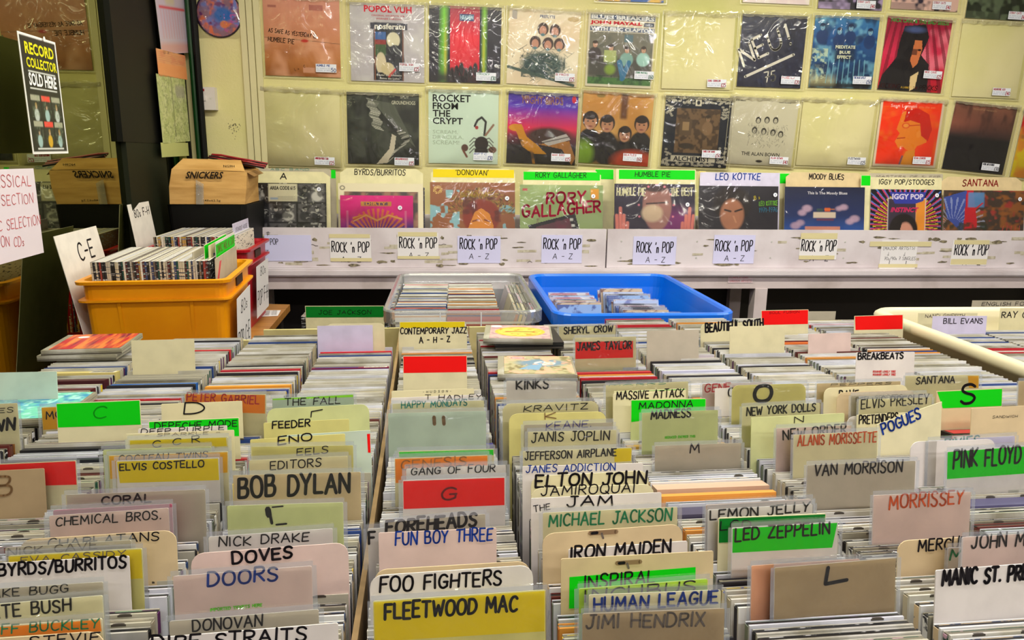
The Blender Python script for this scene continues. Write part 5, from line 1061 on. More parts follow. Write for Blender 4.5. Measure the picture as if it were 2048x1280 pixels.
# 5 title bars over a group photo
a = Art(120, (216, 206, 182), seed=5); a.rect(.03, .02, .99, .09, (70, 84, 116)); a.rect(.83, .11, .98, .165, (30, 40, 70)); a.rect(.03, .185, .99, .245, (84, 96, 126)); a.rect(.03, .255, .985, .965, (120, 116, 100)); a.noise((96, 96, 84), 8, .4, .7, .8, (.03, .26, .98, .6)); a.rect(.55, .28, .68, .38, (60, 110, 130), .7); a.rect(.03, .87, .985, .965, (70, 120, 50)); a.noise((40, 80, 40), 18, .4, .7, .9, (.03, .84, .98, .96))
a.rect(.03, .60, .98, .86, (40, 38, 36), .75, soft=.06)
for x, y, c_ in ((.12, .42, (60, 50, 48)), (.36, .46, (110, 130, 70)), (.60, .48, (130, 170, 160)), (.85, .47, (160, 200, 190))): a.person(x, y, .19, coat=c_, hair=(60, 44, 34), wd=.52)
a.rect(.26, .50, .44, .66, (170, 180, 110)); a.line([(.5, .66), (.56, .86)], .08, (30, 110, 150)); a.line([(.64, .66), (.55, .88)], .07, (30, 110, 150)); a.ell(.36, .76, .08, .07, (140, 170, 40), .8, soft=.04)
wallsleeve([(1178, 24), (1311, 30), (1303, 178), (1170, 171)], a, 'record sleeve with blue title bars over a photo of four seated people', prnt=[('BLUES BREAKERS', .04, .98, .085, .055, (226, 226, 226), .05), ('JOHN MAYALL', .03, .80, .165, .058, (200, 24, 48), .05), ('WITH ERIC CLAPTON', .04, .98, .24, .05, (226, 226, 226), .05), ('DECCA', .85, .96, .155, .03, (210, 215, 225), .03)], price=(1287, 151, 'JOHN MAYALL', '£60', GR_))
# 6 empty wallet
wallsleeve([(1332, 26), (1470, 30), (1462, 180), (1322, 177)], None, 'empty cream wallet between the four-people sleeve and the navy sleeve', price=(1432, 167, 'KING CRIMSON', '£25', RD))
# 7 navy with hand title
a = Art(100, (32, 34, 62), seed=7); a.noise((22, 24, 50), 5, .4, .7); a.noise((44, 50, 80), 20, .6, .8)
wallsleeve([(1484, 27), (1615, 33), (1601, 177), (1475, 173)], a, 'navy record sleeve with large cream handwritten letters and a number', [('NEU', .09, .72, .66, .42, .27, (226, 220, 206), .13), ('!', .77, .40, .80, .385, .28, (226, 220, 206), .13), ('75', .44, .93, .60, .89, .14, (226, 220, 206), .13)], ext=lambda mb, R, wd, ht: ribbon(mb, [R(.12, .86), R(.84, .53)], .012, -.0005, ink((226, 220, 206))), price=(1579, 161, 'NEU', '£20', RD))
# 8 blue
a = Art(120, (30, 92, 150), seed=8); a.gv([(0, (60, 130, 180)), (.3, (24, 84, 150)), (.65, (20, 70, 120)), (1, (10, 20, 40))]); a.noise((120, 180, 205), 9, .5, .75, .8); a.noise((190, 206, 180), 26, .45, .6, .9, (0, .45, .25, .95)); a.noise((12, 40, 84), 7, .5, .7, .8)
for x, y in ((.13, .15), (.40, .2), (.57, .15), (.88, .2)): a.person(x, y, .20, skin=(130, 180, 205), hair=(16, 40, 80), coat=(20, 56, 110), wd=.45)
a.rect(.35, .4, .68, .62, (14, 30, 60), .8, soft=.06); a.rect(0, .92, 1, 1, (10, 12, 20), .9, soft=.05); a.rect(0, .84, .4, .95, (200, 190, 140), .6, soft=.1)
for i in range(8): a.line([(.28+.08*i, .6), (.26+.085*i, .93)], .012, (130, 190, 205), .8)
wallsleeve([(1632, 30), (1761, 35), (1742, 178), (1616, 175)], a, 'deep blue record sleeve with four ghostly figures', prnt=[('MEDITATE', .36, .67, .445, .045, (232, 232, 200), .03), ('BLUE', .43, .60, .515, .04, (232, 232, 200), .03), ('EFFECT', .40, .62, .585, .045, (232, 232, 200), .03)], price=(1722, 161, 'THE BLUE EFFECT', '£50', BL_))
# 9 red with dark figure
a = Art(120, (206, 20, 60), seed=9); a.gv([(0, (140, 10, 50)), (.5, (214, 40, 84)), (1, (190, 10, 30))]); a.noise((235, 130, 150), 5, .5, .8, .8, (.6, .1, 1, .8)); a.rays(.3, -1.2, 90, (110, 6, 36), .7, duty=.4)
a.poly([(.28, .12), (.6, .08), (.68, .25), (.6, .5), (.74, .62), (.78, 1), (0, 1), (.04, .8), (.22, .55), (.24, .3)], (22, 18, 26)); a.poly([(.47, .3), (.58, .3), (.60, .42), (.56, .62), (.50, .68), (.44, .58)], (206, 120, 70)); a.rect(.45, .42, .53, .5, (70, 30, 26), .8); a.ell(.56, .43, .03, .015, (30, 20, 20)); a.poly([(.48, .80), (.60, .72), (.58, .95), (.5, 1)], (226, 200, 150)); a.ell(.45, .16, .14, .04, (90, 110, 170), .6, soft=.04)
wallsleeve([(1776, 32), (1906, 40), (1881, 187), (1755, 178)], a, 'red record sleeve with a dark figure in profile and green title', prnt=[('NICK CAVE & THE BAD SEEDS', .06, .95, .075, .055, (30, 160, 60), .02)], words=[('KICKING', .04, .97, .34, .97, .06, (60, 6, 16), .16), ('AGAINST', .36, .965, .52, .965, .03, (236, 190, 60), .14), ('THE', .55, .965, .62, .965, .03, (90, 6, 16), .14), ('PRICKS', .65, .97, .93, .965, .06, (40, 4, 12), .16)], price=(1863, 150, 'NICK CAVE', '£25', RD))
# 10 empty
wallsleeve([(1928, 42), (2060, 48), (2030, 198), (1902, 192)], None, 'empty cream wallet at the right end of the upper full row', price=(2000, 184, 'WISHBONE ASH', '£40', RD))
# row 2
wallsleeve([(530, 176), (680, 184), (680, 334), (530, 330)], None, 'empty cream wallet under the brown paper-parcel sleeve', price=(650, 322, 'AMBITION MUSIC CLUB', '£25', RD))
a = Art(120, (44, 46, 44), seed=12); a.noise((70, 74, 66), 6, .4, .7); rs = random.Random(12)
for i in range(60):
    t = i/60; x = .33+.08*t+.02*math.sin(t*20); y = .08+t*.42; a.line([(x-.06*(1-t*.4), y), (x+.08, y+.03)], .007, rs.choice([(206, 204, 190), (150, 150, 140), (110, 112, 100)]))
for i in range(70):
    t = i/70; a.line([(.35+t*.3, .1+t*.05), (.55+t*.4, .35+t*.4)], .004, (100, 104, 92), .7)
for i in range(80):
    t = rs.uniform(0, 1); a.line([(.75+.12*math.sin(t*5), .5+t*.4), (.68+.12*math.sin(t*5)+rs.uniform(-.04, .02), .52+t*.45)], .008, rs.choice([(196, 192, 180), (140, 140, 130), (20, 20, 20)]))
a.poly([(.62, .57), (.68, .6), (.65, .8), (.55, .98), (.4, 1), (.58, .78)], (206, 196, 176))
wallsleeve([(692, 183), (838, 188), (838, 330), (697, 327)], a, 'black and white record sleeve of ruffled shapes, second row', prnt=[('SPLIT', .74, .86, .07, .035, (215, 212, 190), .01), ('GROUNDHOGS', .62, .95, .155, .05, (215, 212, 190), .01)], price=(809, 323, 'GROUNDHOGS', '£25', RD))
a = Art(120, (206, 222, 206), seed=13); a.line([(.66, .48), (.70, .40), (.76, .36), (.82, .42), (.80, .60)], .03, (34, 30, 30)); a.ell(.69, .50, .024, .024, (170, 40, 40)); a.ell(.76, .72, .10, .10, (44, 34, 32)); a.ell(.76, .82, .10, .06, (36, 30, 30)); a.line([(.93, .46), (.82, .60)], .03, (150, 110, 90)); a.ell(.92, .80, .06, .045, (120, 84, 70))
for s_ in (-1, 1):
    for k_ in range(4): a.line([(.76, .68+k_*.04), (.76+s_*.11, .64+k_*.05), (.76+s_*.17, .70+k_*.05)], .012, (50, 38, 34))
a.ell(.52, .78, .05, .05, (90, 60, 50)); a.line([(.5, .82), (.55, .9)], .03, (120, 70, 56))
wallsleeve([(856, 178), (998, 182), (995, 329), (858, 326)], a, 'pale mint record sleeve with heavy black title and a scorpion', prnt=[('ROCKET', .06, .60, .165, .10, (24, 26, 28), .02), ('FROM', .06, .42, .265, .09, (24, 26, 28), .02), ('THE', .06, .31, .365, .09, (24, 26, 28), .02), ('CRYPT', .06, .49, .465, .09, (24, 26, 28), .02), ('SCREAM,', .06, .42, .60, .055, (166, 180, 160), .0), ('DRACULA,', .06, .50, .67, .055, (166, 180, 160), .0), ('SCREAM!', .06, .44, .74, .055, (166, 180, 160), .0)], price=(966, 313, 'RFTC', '£30', BL_))
a = Art(120, (60, 40, 150), seed=14); a.gv([(0, (54, 40, 140)), (.2, (96, 50, 190)), (.38, (200, 40, 130)), (.5, (236, 40, 90)), (.62, (120, 40, 60)), (.75, (40, 30, 30)), (1, (24, 20, 20))]); a.ell(.6, .60, .32, .12, (70, 46, 40), soft=.05); a.ell(.12, .5, .10, .05, (222, 160, 20)); a.poly([(.08, .46), (.20, .45), (.28, .62), (.45, .74), (.58, .86), (.38, .86), (.22, .76), (.14, .58)], (214, 150, 16)); a.line([(.36, .82), (.40, 1)], .035, (206, 140, 20)); a.poly([(.45, .72), (.9, .66), (1, .9), (.95, 1), (.8, .78)], (190, 130, 60)); a.poly([(.5, .68), (.85, .56), (.92, .64), (.6, .74)], (200, 196, 190)); a.line([(.5, .7), (.9, .6)], .012, (60, 50, 50)); a.noise((20, 16, 18), 9, .5, .7, .8, (0, .66, .4, 1)); a.ell(.94, .08, .03, .05, (220, 40, 60)); a.noise((190, 160, 110), 14, .5, .7, .7, (.18, .05, .78, .17))
wallsleeve([(1018, 182), (1158, 188), (1149, 331), (1012, 325)], a, 'violet-to-pink sunset record sleeve with a yellow long-necked bird', prnt=[('NIGHT BIRDS', .2, .78, .165, .11, (150, 100, 90), .02)], price=(1121, 315, 'WAX BIRD', '£25', RD))
a = Art(120, (206, 150, 70), seed=15); a.noise((226, 180, 100), 4, .4, .8); a.rect(.54, .0, .64, .36, (96, 52, 26), .9, soft=.04); a.rect(0, .62, 1, 1, (34, 28, 26), .95, soft=.12)
for x, y, h_ in ((.13, .40, .50), (.37, .43, .48), (.63, .56, .44), (.86, .41, .48)): a.person(x, y, h_, skin=(206, 150, 112), hair=(44, 28, 22), coat=(30, 26, 28), wd=.36)
a.ell(.06, .88, .14, .2, (130, 170, 20), soft=.08); a.ell(.78, .95, .3, .16, (214, 80, 40), soft=.08); a.ell(.25, .06, .06, .025, (120, 120, 60), .7)
wallsleeve([(1167, 180), (1311, 190), (1293, 333), (1157, 325)], a, 'golden-brown record sleeve with four dark-haired people in black', price=(1264, 315, 'BEATLES', '£60', RD))
a = Art(120, (24, 30, 44), seed=16); rs = random.Random(16)
for i in range(260):
    e_ = rs.random(); x, y = (rs.choice([rs.uniform(.02, .14), rs.uniform(.86, .98)]), rs.random()) if e_ < .5 else (rs.random(), rs.choice([rs.uniform(.02, .1), rs.uniform(.9, .98)]))
    if .3 < y < .7: continue
    a.ell(x, y, .018, .012, (222, 214, 190)); a.ell(x, y, .009, .006, (24, 30, 44))
a.rect(.18, .17, .84, .80, (120, 92, 62)); a.noise((70, 52, 36), 14, .45, .6, .9, (.18, .17, .84, .80)); a.person(.66, .30, .2, skin=(150, 120, 84), hair=(60, 46, 32), coat=(140, 110, 78), wd=.4); a.rect(.24, .32, .42, .55, (96, 74, 50)); a.rect(.28, .36, .38, .48, (160, 130, 90)); a.ell(.36, .70, .12, .04, (60, 48, 36)); a.rect(.45, .04, .54, .13, (222, 214, 190)); a.ell(.495, .085, .025, .03, (24, 30, 44)); a.rect(.14, .84, .82, .93, (222, 214, 190), .85)
wallsleeve([(1334, 190), (1466, 197), (1451, 336), (1320, 332)], a, 'dark record sleeve with cream scrollwork around a brown engraving', prnt=[('ALCHEMIST', .18, .74, .92, .07, (30, 32, 44), .02)], price=(1421, 308, 'THIRD EAR BAND', '£50', RD))
a = Art(120, (206, 200, 176), seed=17); rs = random.Random(17)
for x, y in ((.42, .33), (.55, .32), (.68, .32), (.38, .48), (.52, .49), (.66, .50), (.78, .52)): a.ell(x, y, .04, .05, (40, 36, 34)); a.ell(x, y+.01, .024, .033, (206, 200, 176)); a.line([(x-.012, y), (x-.006, y)], .006, (40, 36, 34)); a.line([(x+.006, y), (x+.012, y)], .006, (40, 36, 34)); a.line([(x-.01, y+.025), (x+.01, y+.025)], .005, (40, 36, 34))
for i in range(120): x, y = rs.uniform(.28, .86), rs.uniform(.38, .70); a.line([(x, y), (x+rs.uniform(-.03, .03), y+rs.uniform(0, .05))], .0035, (60, 56, 50), .8)
a.ell(.5, .94, .05, .02, (40, 36, 34))
wallsleeve([(1465, 192), (1598, 200), (1583, 334), (1452, 327)], a, 'off-white record sleeve with a line drawing of a group and black title', prnt=[('THE ALAN BOWN', .22, .80, .86, .055, (30, 28, 30), .01), ('first album', .05, .20, .065, .022, (40, 36, 34), .01), ('music factory', .70, .88, .065, .02, (40, 36, 34), .01)], price=(1556, 321, 'ALAN BOWN', '£40', RD))
wallsleeve([(1605, 198), (1748, 204), (1736, 336), (1594, 330)], None, 'empty cream wallet left of the orange-red sleeve in the second row', price=(1711, 322, 'FLEETWOOD', '£25', BK_))
a = Art(120, (238, 66, 16), seed=19); a.rect(0, 0, 1, 1, (226, 214, 190)); a.rect(.035, .03, .965, .965, (240, 58, 14)); a.noise((236, 110, 20), 6, .45, .7, .8, (.04, .1, .96, .96)); a.poly([(.36, .18), (.55, .14), (.75, .25), (.82, .45), (.8, .62), (.66, .68), (.6, .8), (.44, .70), (.37, .72), (.30, .62), (.36, .50), (.3, .44)], (232, 140, 34)); a.poly([(.42, .15), (.6, .12), (.78, .2), (.86, .42), (.82, .6), (.7, .52), (.66, .34), (.5, .30), (.40, .33)], (206, 30, 14)); a.ell(.44, .38, .06, .04, (220, 50, 20)); a.ell(.44, .38, .045, .03, (236, 160, 60)); a.line([(.5, .38), (.68, .36)], .012, (190, 30, 16)); a.line([(.33, .575), (.45, .56)], .014, (170, 24, 16)); a.ell(.66, .5, .035, .055, (236, 150, 50)); a.poly([(.4, 1), (.5, .76), (.64, .74), (.66, .96)], (224, 150, 40)); a.line([(.45, .84), (.42, .97)], .03, (130, 90, 110)); a.rect(0, .965, 1, 1, (226, 214, 190))
wallsleeve([(1764, 198), (1889, 202), (1871, 337), (1744, 331)], a, 'orange-red record sleeve with a drawn profile in glasses', prnt=[('Sean Lennon', .16, .57, .115, .045, (240, 200, 190), .01), ('into the sun', .6, .86, .115, .035, (236, 140, 90), .0)], price=(1841, 321, 'SEAN LENNON', '£15', RD))
a = Art(120, (90, 56, 50), seed=20); a.gv([(0, (150, 96, 76)), (.3, (110, 66, 56)), (.45, (70, 44, 46)), (.52, (22, 16, 26)), (1, (16, 12, 26))]); a.noise((70, 40, 40), 12, .5, .75, .7, (0, 0, 1, .48), fy=5); a.ell(.1, .3, .3, .1, (170, 100, 80), .5, soft=.15)
wallsleeve([(1919, 203), (2042, 216), (1998, 349), (1877, 336)], a, 'dark dusk-coloured record sleeve hanging at a tilt, right end of the second row', prnt=[('MIDNIGHT BY THE NORTH', .3, .68, .10, .022, (190, 150, 110), .0)], price=(1978, 334, 'ASTRAL AND THE NORTH', '£30', BK_), wal=True)
a = Art(60, (226, 204, 20), seed=21); a.rect(0, 0, 1, .36, (206, 30, 34)); a.rect(0, .36, 1, .42, (40, 40, 40)); a.noise((226, 150, 40), 6, .5, .7)
wallsleeve([(2052, 222), (2180, 232), (2146, 366), (2018, 352)], a, 'red and yellow record sleeve cut by the right edge of the picture')
# top row, only its lower edge in view
for cs, col, c2, lb in (([(1204, -136), (1340, -130), (1322, 5), (1190, 1)], (30, 90, 170), (226, 180, 60), 'blue record sleeve of which only the bottom edge shows at the top'), ([(1500, -126), (1632, -120), (1618, 10), (1482, 4)], (222, 204, 206), (230, 220, 214), 'pinkish white record sleeve showing only its bottom edge at the top'),
                        ([(1654, -122), (1782, -116), (1762, 22), (1632, 16)], (30, 24, 40), (170, 150, 190), 'black and lilac record sleeve cut by the top of the picture'), ([(1800, -116), (1936, -108), (1913, 24), (1780, 17)], (216, 180, 170), (40, 36, 60), 'pink and dark record sleeve cut by the top of the picture'),
                        ([(1956, -112), (2090, -104), (2064, 44), (1928, 35)], (40, 48, 36), (96, 110, 84), 'dark green record sleeve cut by the top right corner')):
    a = Art(60, col, seed=sum(col)); a.noise(c2, 7, .5, .65); a.rect(0, .9, .5, 1, c2, .4)
    wallsleeve(cs, a, lb, price=None if 'blue' in lb or 'pinkish' in lb else (cs[2][0]-32, cs[2][1]-12, 'STRAY CATS', '£40', RD))
# picture disc in its own wallet
q = MB(); a = Art(110, (150, 110, 130), seed=30); a.noise((230, 120, 80), 7, .45, .65); a.noise((120, 130, 200), 6, .5, .7); a.noise((120, 60, 120), 10, .6, .8); a.ell(.58, .52, .22, .17, (40, 110, 190), soft=.1); a.ell(.6, .72, .09, .08, (226, 130, 80), soft=.03); a.noise((200, 80, 160), 12, .55, .7, .8, (.6, .5, 1, 1)); a.ell(.53, .55, .012, .012, (20, 20, 30))
rr = np.hypot(a.X-.5, a.Y-.5); a.mix((rr > .475).astype(float), (40, 16, 50))
ctr, ang, wd, ht = wallquad([(391, -20), (482, -20), (485, 75), (393, 75)], WY-.006)
# cut the painted mesh to a round plate
def disc_obj():
    n = a.nx; q = MB(); R_ = wd/2; me_o = a.to('picture_disc', wd, ht, 0, th=.0015); me = me_o.data
    import bmesh
    bm = bmesh.new(); bm.from_mesh(me); kill = [f for f in bm.faces if math.hypot(f.calc_center_median()[0]/(wd/2), (f.calc_center_median()[2]-ht/2)/(ht/2)) > 1.0 or abs(f.normal.y) < .5 or f.calc_area() > .001]
    bmesh.ops.delete(bm, geom=kill, context='FACES'); bm.to_mesh(me); bm.free(); return me_o
o = disc_obj(); o.location = (ctr[0], ctr[1], ctr[2]-ht/2); tag(o, 'round picture disc in a clear wallet above the wall switch', 'record')
q = MB(); n_ = 48; q.loft([[(wd/2*1.012*math.cos(t), y, ht/2+ht/2*1.012*math.sin(t)) for t in np.linspace(0, 2*math.pi, n_, endpoint=False)] for y in (-.0006, .003)], m_blk, cap0=False); q.build('disc_edge', o)
q = MB(); walletsheet(q, wd+.02, ht+.01, -.003, m_wallet, 3); q.build('clear_wallet', o, smooth=True)
# wall switch
c0 = PY(391, 175, WY); c1 = PY(437, 221, WY); sw, sh = float(c1[0]-c0[0]), float(c0[2]-c1[2]); e = tag(empty('wall_switch', ((c0[0]+c1[0])/2, WY, float(c1[2]))), 'white wall switch with a small red neon window', 'switch')
q = MB(); q.loft([[(-sw/2, y, 0), (sw/2, y, 0), (sw/2, y, sh), (-sw/2, y, sh)] for y in (-.034, 0)], mat('white_switch_plastic', (216, 208, 206), .35)); pl_ = q.build('plate', e)
q = MB(); q.box(-.006, .006, -.040, -.034, sh*.40, sh*.62, mat('white_switch_plastic')); q.build('rocker', e)
q = MB(); q.box(-sw*.24, -.0+sw*.02, -.0355, -.034, sh*.82, sh*.92, mat('neon_red', (150, 16, 24), .3)); q.build('neon_window', e)
for sx in (-.36, .30):
    q = MB(); q.disc((sw*sx, sh*.5), .0035, m_scr, 12, -.0345); q.build('screw', pl_)
# ------------------------------------------------------------------ posters on the shop window
def onglass(corners, off=.012):
    P = []
    for x, y in corners: o0 = np.array([GX(WY)+off, WY, 0]); P.append(PP(x, y, o0, np.array(gn)))
    return P
def glassart(corners, a, name, label, cat, words=(), prnt=(), ext=None, edge=None, off=.012):
    P = onglass(corners, off); u = (P[1]-P[0]+P[2]-P[3]); wd = np.linalg.norm(u)/2; ht = np.linalg.norm(P[0]-P[3]+P[1]-P[2])/2; u = Vector(u).normalized(); n = -gn; n = (n-u*n.dot(u)).normalized(); wz = u.cross(n); ctr = Vector(sum(P)/4)-wz*ht/2
    def R(x, y): return ((x-.5)*wd, (1-y)*ht)
    def ex(mb):
        for t in words: write(mb, t[0], R(t[1], t[2]), R(t[3], t[4]), t[5]*ht, -.0005, ink(t[6]), t[7] if len(t) > 7 else .14, k=3)
        for t in prnt: printed(mb, t[0], (t[1]-.5)*wd, (t[2]-.5)*wd, (1-t[3])*ht, t[4]*ht, -.0005, ink(t[5]), t[6])
        if ext: ext(mb, R, wd, ht)
    o = a.to(name, wd, ht, 0, th=.0012, extra=ex, M=frame(ctr, u, n, wz), edge=edge); return tag(o, label, cat)
a = Art(90, (232, 232, 232), 1.6, 40); a.rect(.03, .02, .97, .98, (26, 30, 26)); rs = random.Random(40)
for y in (.305, .445, .955): a.rect(.15, y-.005, .88, y+.005, (226, 230, 226))
for r_ in range(2):
    for c_ in range(3):
        x0, y0 = .12+c_*.28, .50+r_*.22; a.rect(x0, y0, x0+.24, y0+.19, (40, 46, 40)); a.rect(x0, y0, x0+.24, y0+.045, (222, 70, 60) if c_ == 1 else (160, 160, 140)); a.person(x0+.12, y0+.09, .11, skin=(196, 170, 140), hair=rs.choice([(40, 30, 26), (150, 120, 60)]), coat=rs.choice([(150, 180, 180), (200, 160, 40), (180, 190, 186)]), wd=.55); a.noise((120, 140, 110), 30, .6, .75, .5, (x0, y0, x0+.24, y0+.19))
glassart([(32, 60), (108, 85), (139, 306), (68, 309)], a, 'hanging_poster', 'tall black poster with yellow and white lettering hanging on the dark window', 'poster', prnt=[('RECORD', .13, .90, .165, .10, (216, 210, 30), .03), ('COLLECTOR', .13, .94, .275, .085, (216, 210, 30), .025), ('SOLD HERE', .14, .88, .425, .11, (236, 236, 236), .03)])
# hang tabs
P = onglass([(85, 78)])[0]
q = MB(); q.disc((0, 0), .006, mat('white_pin', (230, 230, 230), .4), 14, 0); o = q.build('poster_pin', M=frame(P+np.array(gn)*.004, gdir, -gn, (0, 0, 1))); tag(o, 'white pin at the top of the black hanging poster', 'pin')
RI = (196, 84, 90)
a = Art(30, (222, 212, 224), 1.4, 41)
glassart([(-110, 345), (58, 340), (96, 500), (-50, 540)], a, 'paper_notice', 'white paper notice with red handwriting at the left edge of the picture', 'notice', words=[('CLASSICAL', .28, .18, .93, .20, .12, RI, .08), ('CD SECTION', .30, .38, .93, .40, .11, RI, .08), ('MUSIC SELECTION', .2, .64, 1.0, .66, .11, RI, .08), ('ON CDs', .42, .82, .72, .86, .11, RI, .08)], edge=mat('notice_edge', (222, 212, 224), .7), off=.05)
# strip of papers by the corner
a = Art(40, (206, 190, 214), 3, 42); a.rect(0, 0, 1, .2, (170, 150, 200), .6, soft=.1); a.rect(.3, 0, .6, .45, (214, 200, 160), .8, soft=.08); a.rect(.08, .47, .95, .50, (222, 80, 90)); 
for i in range(9): a.line([(.12+.09*i, .52), (.13+.09*i, .82)], .02, (214, 110, 120), .5)
a.rect(0, .88, 1, 1, (222, 140, 120), .6, soft=.06)
glassart([(312, -60), (371, -60), (372, 108), (313, 90)], a, 'faded_poster', 'lilac faded poster with red lines in the window corner', 'poster', edge=mat('p_edge', (200, 190, 190), .7), off=.006)
a = Art(40, (232, 160, 112), 1, 43); a.noise((226, 140, 100), 6)
for i in range(5): a.line([(.05, .1+.07*i), (.95, .14+.07*i)], .02, (190, 96, 90), .6)
a.rect(0, .5, 1, 1, (240, 152, 92), .8)
glassart([(314, 97), (372, 113), (373, 158), (316, 151)], a, 'orange_notice', 'orange notice under the lilac poster in the window corner', 'notice', edge=mat('o_edge', (222, 140, 100), .7), off=.006)
a = Art(50, (176, 186, 120), 2.6, 44); a.noise((200, 204, 150), 14, .4, .7); a.noise((130, 140, 90), 30, .55, .7, .7); a.rect(.45, .0, .49, .9, (90, 100, 60), .6); a.rect(.6, .12, .95, .3, (150, 140, 140), .6, soft=.06)
glassart([(317, 152), (373, 159), (377, 283), (322, 284)], a, 'patterned_paper', 'pale green patterned paper below the orange notice', 'poster', edge=mat('g_edge', (180, 186, 130), .7), off=.006)
a = Art(20, (186, 190, 120), 1, 45); glassart([(322, 286), (376, 285), (378, 312), (324, 314)], a, 'green_strip', 'plain pale green strip right above the cardboard box', 'paper', edge=mat('g_edge'), off=.006)
# ------------------------------------------------------------------ records in the rack along the wall
BZ = zb+.017; S_ = .312
m_lpw = film('lp_clear_wallet', (.985, .985, .98), .0, .06, bump=(4, .35), ior=1.35)
def racklp(px0, px1, ptop, art, label, words=(), prnt=(), ext=None, grp='front records in the wall rack', lean=.16, dy=0.0, sticker=None, shift=0.0, wal=True):
    """front record of a bin: stands behind the lip, leaning back"""
    yt = LY+.062+dy; T = (PY(px0, ptop, yt), PY(px1, ptop, yt)); wd = float(T[1][0]-T[0][0]); cx_ = float(T[0][0]+T[1][0])/2; z1 = float(T[0][2]+T[1][2])/2
    ht = S_; L_ = math.asin(min(.5, lean)); z0 = z1-ht*math.cos(L_); y0 = yt-ht*math.sin(L_)
    def R(x, y): return ((x-.5)*wd, (1-y)*ht)
    def ex(mb):
        for t in words: write(mb, t[0], R(t[1], t[2]), R(t[3], t[4]), t[5]*ht, -.0005, ink(t[6]), t[7] if len(t) > 7 else .14, k=3)
        for t in prnt: printed(mb, t[0], (t[1]-.5)*wd, (t[2]-.5)*wd, (1-t[3])*ht, t[4]*ht, -.0005, ink(t[5]), t[6], slant=t[7] if len(t) > 7 else 0)
        if ext: ext(mb, R, wd, ht)
    M = frame((cx_, y0, z0), (1, 0, 0), (0, math.cos(L_), -math.sin(L_)), (0, math.sin(L_), math.cos(L_)))
    o = art.to('record_sleeve', wd, ht, 0, th=.004, extra=ex, M=M); tag(o, label, 'record', grp)
    if wal:
        q = MB(); walletsheet(q, wd+.012, ht+.010, -.002, m_lpw, len(label)); q.build('clear_wallet', o, smooth=True)
    if sticker:
        q = MB(); q.disc(R(*sticker), .009, m_stick, 16, -.0062); write(q, '8', (R(*sticker)[0]-.002, R(*sticker)[1]-.003), (R(*sticker)[0]+.002, R(*sticker)[1]-.003), .006, -.0064, ink((60, 80, 140)), .2, k=2); q.build('price_dot', o)
    return o, cx_, wd, z1, M
def rackcard(px0, px1, ptop, base, text, label, stick=None, y=.10, h=.30, rn=True, cut=0):
    yt = LY+y; T = (PY(px0, ptop, yt), PY(px1, ptop, yt)); wd = float(T[1][0]-T[0][0]); cx_ = float(T[0][0]+T[1][0])/2; z1 = float(T[0][2]+T[1][2])/2; ln = .16; h = (z1-BZ-.001)/math.cos(ln); sc = wd/(px1-px0)
    q = MB(); c_ = .02 if rn else .002; q.slab([(-wd/2, 0), (wd/2, 0), (wd/2, h-c_), (wd/2-c_*1.4, h), (-wd/2+c_*1.4, h), (-wd/2, h-c_)], 0, .0015, mat('card_'+base, BASE[base], .55)); sk = None
    if stick: sk = MB(); x0, x1, y0, y1 = stick[1:]; f_ = lambda x, y_: ((x-(px0+px1)/2)*sc, h-(y_-ptop)*sc); p_, r_ = f_(x0, y1), f_(x1, y0); sk.slab([(p_[0], p_[1]), (r_[0], p_[1]), (r_[0], r_[1]), (p_[0], r_[1])], -.0004, -.0001, mat('fluorescent_'+stick[0], STK[stick[0]], .5, .2))
    for t in text:
        tx, x0, yb, x1, hh, ik = t[:6]; write(sk or q, tx, ((x0-(px0+px1)/2)*sc, h-(yb-ptop)*sc), ((x1-(px0+px1)/2)*sc, h-(yb-ptop)*sc), hh*sc, -.001, ink(INK[ik]), t[6] if len(t) > 6 else .13, k=3)
    o = q.build('record_divider', M=frame((cx_, yt-h*math.sin(ln), BZ+.0008), (1, 0, 0), (0, math.cos(ln), -math.sin(ln)), (0, math.sin(ln), math.cos(ln)))); tag(o, label, 'divider', 'divider cards in the wall rack')
    if sk: sk.build('colour_label', o)
    return o
def rackfill(px0, px1, ptop, n, lab, y0=.125, step=.0085, seed=0):
    r_ = random.Random(seed); yt = LY+.06; T = (PY(px0, 400, yt), PY(px1, 400, yt)); cx_ = float(T[0][0]+T[1][0])/2
    for j in range(n):
        i = r_.randrange(12); L_ = .15; y_ = LY+.030+.052*0+j*step; wz = (0, math.sin(L_), math.cos(L_)); xs_ = cx_-S_/2+r_.uniform(-.002, .007)
        o = P7[i] if i not in f7 else P7[i].copy()
        if i in f7: C.objects.link(o)
        f7.add(i); o.matrix_world = frame((xs_, y_, BZ+.001+r_.uniform(0, .003)), (1, 0, 0), (0, math.cos(L_), -math.sin(L_)), wz); tag(o, 'LP record filed behind '+lab, 'record', 'LP records behind '+lab)
P7 = []; f7 = set()
for i in range(12):
    q = MB(); q.box(0, S_, 0, .0040, 0, S_-.0006, m_lps[i]); q.box(.0003, S_-.0003, .0002, .0038, S_-.0006, S_, m_lptop[i % 4]); P7.append(q.build('record_sleeve'))
